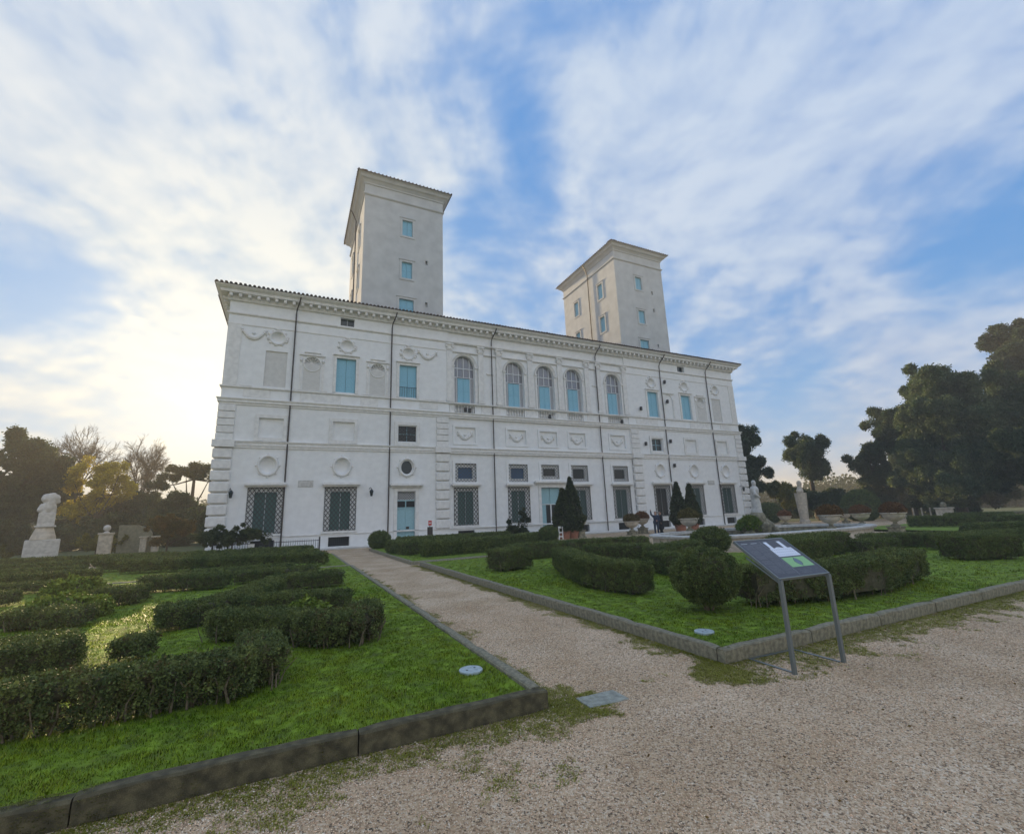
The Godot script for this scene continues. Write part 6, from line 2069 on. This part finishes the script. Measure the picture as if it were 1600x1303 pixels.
func build_cover() -> void:
	var tn := FastNoiseLite.new()
	tn.seed = 9
	tn.frequency = 0.5
	tn.fractal_octaves = 4
	var tf := [tuft(14, 0.026, 0.006, 0.045, 1, 0.9), tuft(14, 0.031, 0.006, 0.05, 2, 0.9), tuft(12, 0.022, 0.007, 0.045, 3, 1.0)]
	for k in BEDS:
		var poly := PackedVector2Array(bed(k))
		var xs := [[], [], []]
		var cs := [PackedColorArray(), PackedColorArray(), PackedColorArray()]
		var lim := {"left_front": [-9.0, 2.3, -20.5, -4.58], "left_back": [-10.0, 2.3, -30.4, -21.3], "right_front": [5.14, 26.0, -19.5, -4.58], "right_back": [4.95, 16.8, -32.1, -20.5]}
		var l: Array = lim[k]
		var cell := 0.5
		var x: float = l[0]
		while x < l[1]:
			var z: float = l[2]
			while z < l[3]:
				var dist := Vector2(x, z).length()
				var dens := clampf(30000.0 / (dist * dist), 50.0, 760.0) * (0.55 if dist > 14 else 1.0)
				for i in int(dens * cell * cell):
					var p := Vector2(x + rng.randf() * cell, z + rng.randf() * cell)
					if p.x > l[1] or p.y > l[3] or not Geometry2D.is_point_in_polygon(p, poly): continue
					var n := tn.get_noise_2d(p.x, p.y)
					var m := tn.get_noise_2d(p.x * 4 + 80, p.y * 4)
					var s := (1.0 if dist < 12 else 1.5) * rng.randf_range(0.6, 1.15) * (1.0 + m * 0.5)
					var v := rng.randi() % 3
					xs[v].append(Transform3D(Basis(Vector3.UP, rng.randf() * TAU).scaled(Vector3(s * 1.15, s, s * 1.15)), Vector3(p.x, 0.13 if k != "left_back" else 0.095, p.y)))
					var c := mixc(Color(0.16, 0.285, 0.006), Color(0.33, 0.385, 0.014), clampf(0.4 + n * 0.6 + m * 0.35, 0, 1))
					if rng.randf() < 0.05 + maxf(0, m) * 0.12: c = c.lerp(Color(0.22, 0.18, 0.06), 0.6)
					cs[v].append(c)
				z += cell
			x += cell
		for v in 3:
			var o := multi(self, "grass", tf[v], mt.blade, xs[v], cs[v], "stuff")
			tag(o, "short mown grass blades of the %s lawn" % k.replace("_", " "), "grass")
	# moss and weeds creeping over the gravel along the kerbs
	var mf := [tuft(12, 0.009, 0.008, 0.03, 11, 1.8), tuft(11, 0.014, 0.008, 0.034, 12, 1.5)]
	var mx := [[], []]
	var mc := [PackedColorArray(), PackedColorArray()]
	for i in 260000:
		var p := Vector2(rng.randf_range(-2.5, 16.0), rng.randf_range(-5.6, -2.4))
		if rng.randf() < 0.45: p = Vector2(rng.randf_range(2.46, 5.0), -2.6 - 17.5 * pow(rng.randf(), 1.7))
		var edge: float
		if p.x > 2.46 and p.x < 5.0:
			edge = minf(absf(p.x - 2.46), absf(p.x - 5.0)) if p.y < -4.4 else minf(Vector2(p.x - 2.46, p.y + 4.43).length(), Vector2(p.x - 5.0, p.y + 4.43).length())
		elif p.y < -4.43: continue
		else: edge = p.y + 4.43
		var n := tn.get_noise_2d(p.x * 2.2, p.y * 2.2) * 0.5 + 0.5
		var f := tn.get_noise_2d(p.x * 11, p.y * 11) * 0.5 + 0.5
		var reach := 0.2 + 1.25 * n * n * 1.4
		if p.y < -4.6: reach *= 0.45
		if edge > reach or rng.randf() > pow(1.0 - edge / reach, 0.7) * (0.3 + 1.3 * f): continue
		var v := rng.randi() % 2
		var s := rng.randf_range(0.5, 1.15)
		mx[v].append(Transform3D(Basis(Vector3.UP, rng.randf() * TAU).scaled(Vector3.ONE * s), Vector3(p.x, 0.001, p.y)))
		mc[v].append(mixc(Color(0.20, 0.205, 0.02), Color(0.40, 0.37, 0.06), clampf(n * 0.8 + rng.randf_range(-0.2, 0.3), 0, 1)))
	# moss on the kerb tops and down their faces
	for i in 9000:
		var left := rng.randf() < 0.55
		var x := rng.randf_range(-2.6, 2.45) if left else rng.randf_range(5.0, 15.0)
		var n := tn.get_noise_2d(x * 5.0, 7.0 if left else 19.0)
		if rng.randf() > 0.35 + n * 1.6: continue
		var p: Vector3
		if rng.randf() < 0.55:
			p = Vector3(x, 0.172, -4.565 + 0.1 * pow(rng.randf(), 2.2))
		else:
			p = Vector3(x, 0.16 * pow(rng.randf(), 1.8), -4.437)
		var v := rng.randi() % 2
		mx[v].append(Transform3D(Basis(Vector3.UP, rng.randf() * TAU).scaled(Vector3.ONE * rng.randf_range(0.25, 0.6)), p))
		mc[v].append(mixc(Color(0.10, 0.11, 0.02), Color(0.26, 0.25, 0.05), rng.randf()))
	for v in 2:
		var o := multi(self, "moss", mf[v], mt.blade, mx[v], mc[v], "stuff")
		tag(o, "yellow-green moss and weeds on the gravel along the kerbs", "moss")
	# loose pebbles
	var st := []
	for k in 3:
		var g := RandomNumberGenerator.new()
		g.seed = 40 + k
		var b := MB.new()
		var ring1 := []
		for i in 6:
			var a := TAU * i / 6
			ring1.append(Vector3(cos(a) * g.randf_range(0.7, 1.1), g.randf_range(-0.1, 0.2), sin(a) * g.randf_range(0.6, 1.0)))
		var t := Vector3(g.randf_range(-0.2, 0.2), 0.62, g.randf_range(-0.2, 0.2))
		for i in 6:
			var a: Vector3 = ring1[i]
			var c: Vector3 = ring1[(i + 1) % 6]
			b.stri(t, a, c, Vector3.UP, (a + Vector3(0, 0.3, 0)).normalized(), (c + Vector3(0, 0.3, 0)).normalized())
			b.tri(a, c, Vector3(0, -0.5, 0), Vector3(a.x + c.x, -0.3, a.z + c.z))
		st.append(b.mesh())
	var px := [[], [], []]
	var pc := [PackedColorArray(), PackedColorArray(), PackedColorArray()]
	var tones := [Color(0.68, 0.49, 0.32), Color(0.79, 0.61, 0.42), Color(0.54, 0.37, 0.23), Color(0.71, 0.48, 0.315), Color(0.80, 0.69, 0.54), Color(0.36, 0.25, 0.155)]
	var n := 0
	while n < 330000:
		var d := 1.7 + 9.0 * pow(rng.randf(), 1.5)
		var a := deg_to_rad(rng.randf_range(-30, 82))
		var p := Vector2(sin(a), -cos(a)) * d
		n += 1
		if p.y < -4.43 and not (p.x > 2.46 and p.x < 5.0): continue
		var v := n % 3
		var s := rng.randf_range(0.0022, 0.0055) * (1.0 + d * 0.07)
		if rng.randf() < 0.012: s *= 1.7
		px[v].append(Transform3D(Basis(Vector3.UP, rng.randf() * TAU).rotated(Vector3.RIGHT, rng.randf_range(-0.3, 0.3)).scaled(Vector3.ONE * s), Vector3(p.x, s * 0.25, p.y)))
		var c: Color = tones[rng.randi() % 6]
		var tint := tn.get_noise_2d(p.x * 1.3 + 30, p.y * 1.3)
		var k := rng.randf_range(0.8, 1.2) * (1.0 + tint * 0.25)
		pc[v].append(Color(c.r * k, c.g * k, c.b * k))
	for v in 3:
		var o := multi(self, "gravel", st[v], mt.pebble, px[v], pc[v], "stuff")
		tag(o, "loose beige pebbles of the gravel court and path", "gravel")
	# fallen leaves and crumbs
	var lf := spray(1, 0.001, 0.05, 0.03, 60)
	var lx := []
	var lc := PackedColorArray()
	for i in 260:
		var p := Vector2(rng.randf_range(-2, 14), rng.randf_range(-4.3, -1.8))
		lx.append(Transform3D(Basis(Vector3.UP, rng.randf() * TAU).rotated(Vector3.RIGHT, rng.randf_range(-0.4, 0.4)).scaled(Vector3.ONE * rng.randf_range(0.4, 1.0)), Vector3(p.x, 0.012, p.y)))
		lc.append(mixc(Color(0.12, 0.08, 0.035), Color(0.22, 0.15, 0.06), rng.randf()))
	var lo := multi(self, "fallen_leaves", lf, mt.leaf, lx, lc, "stuff")
	tag(lo, "a few dry fallen leaves scattered on the gravel", "leaves")
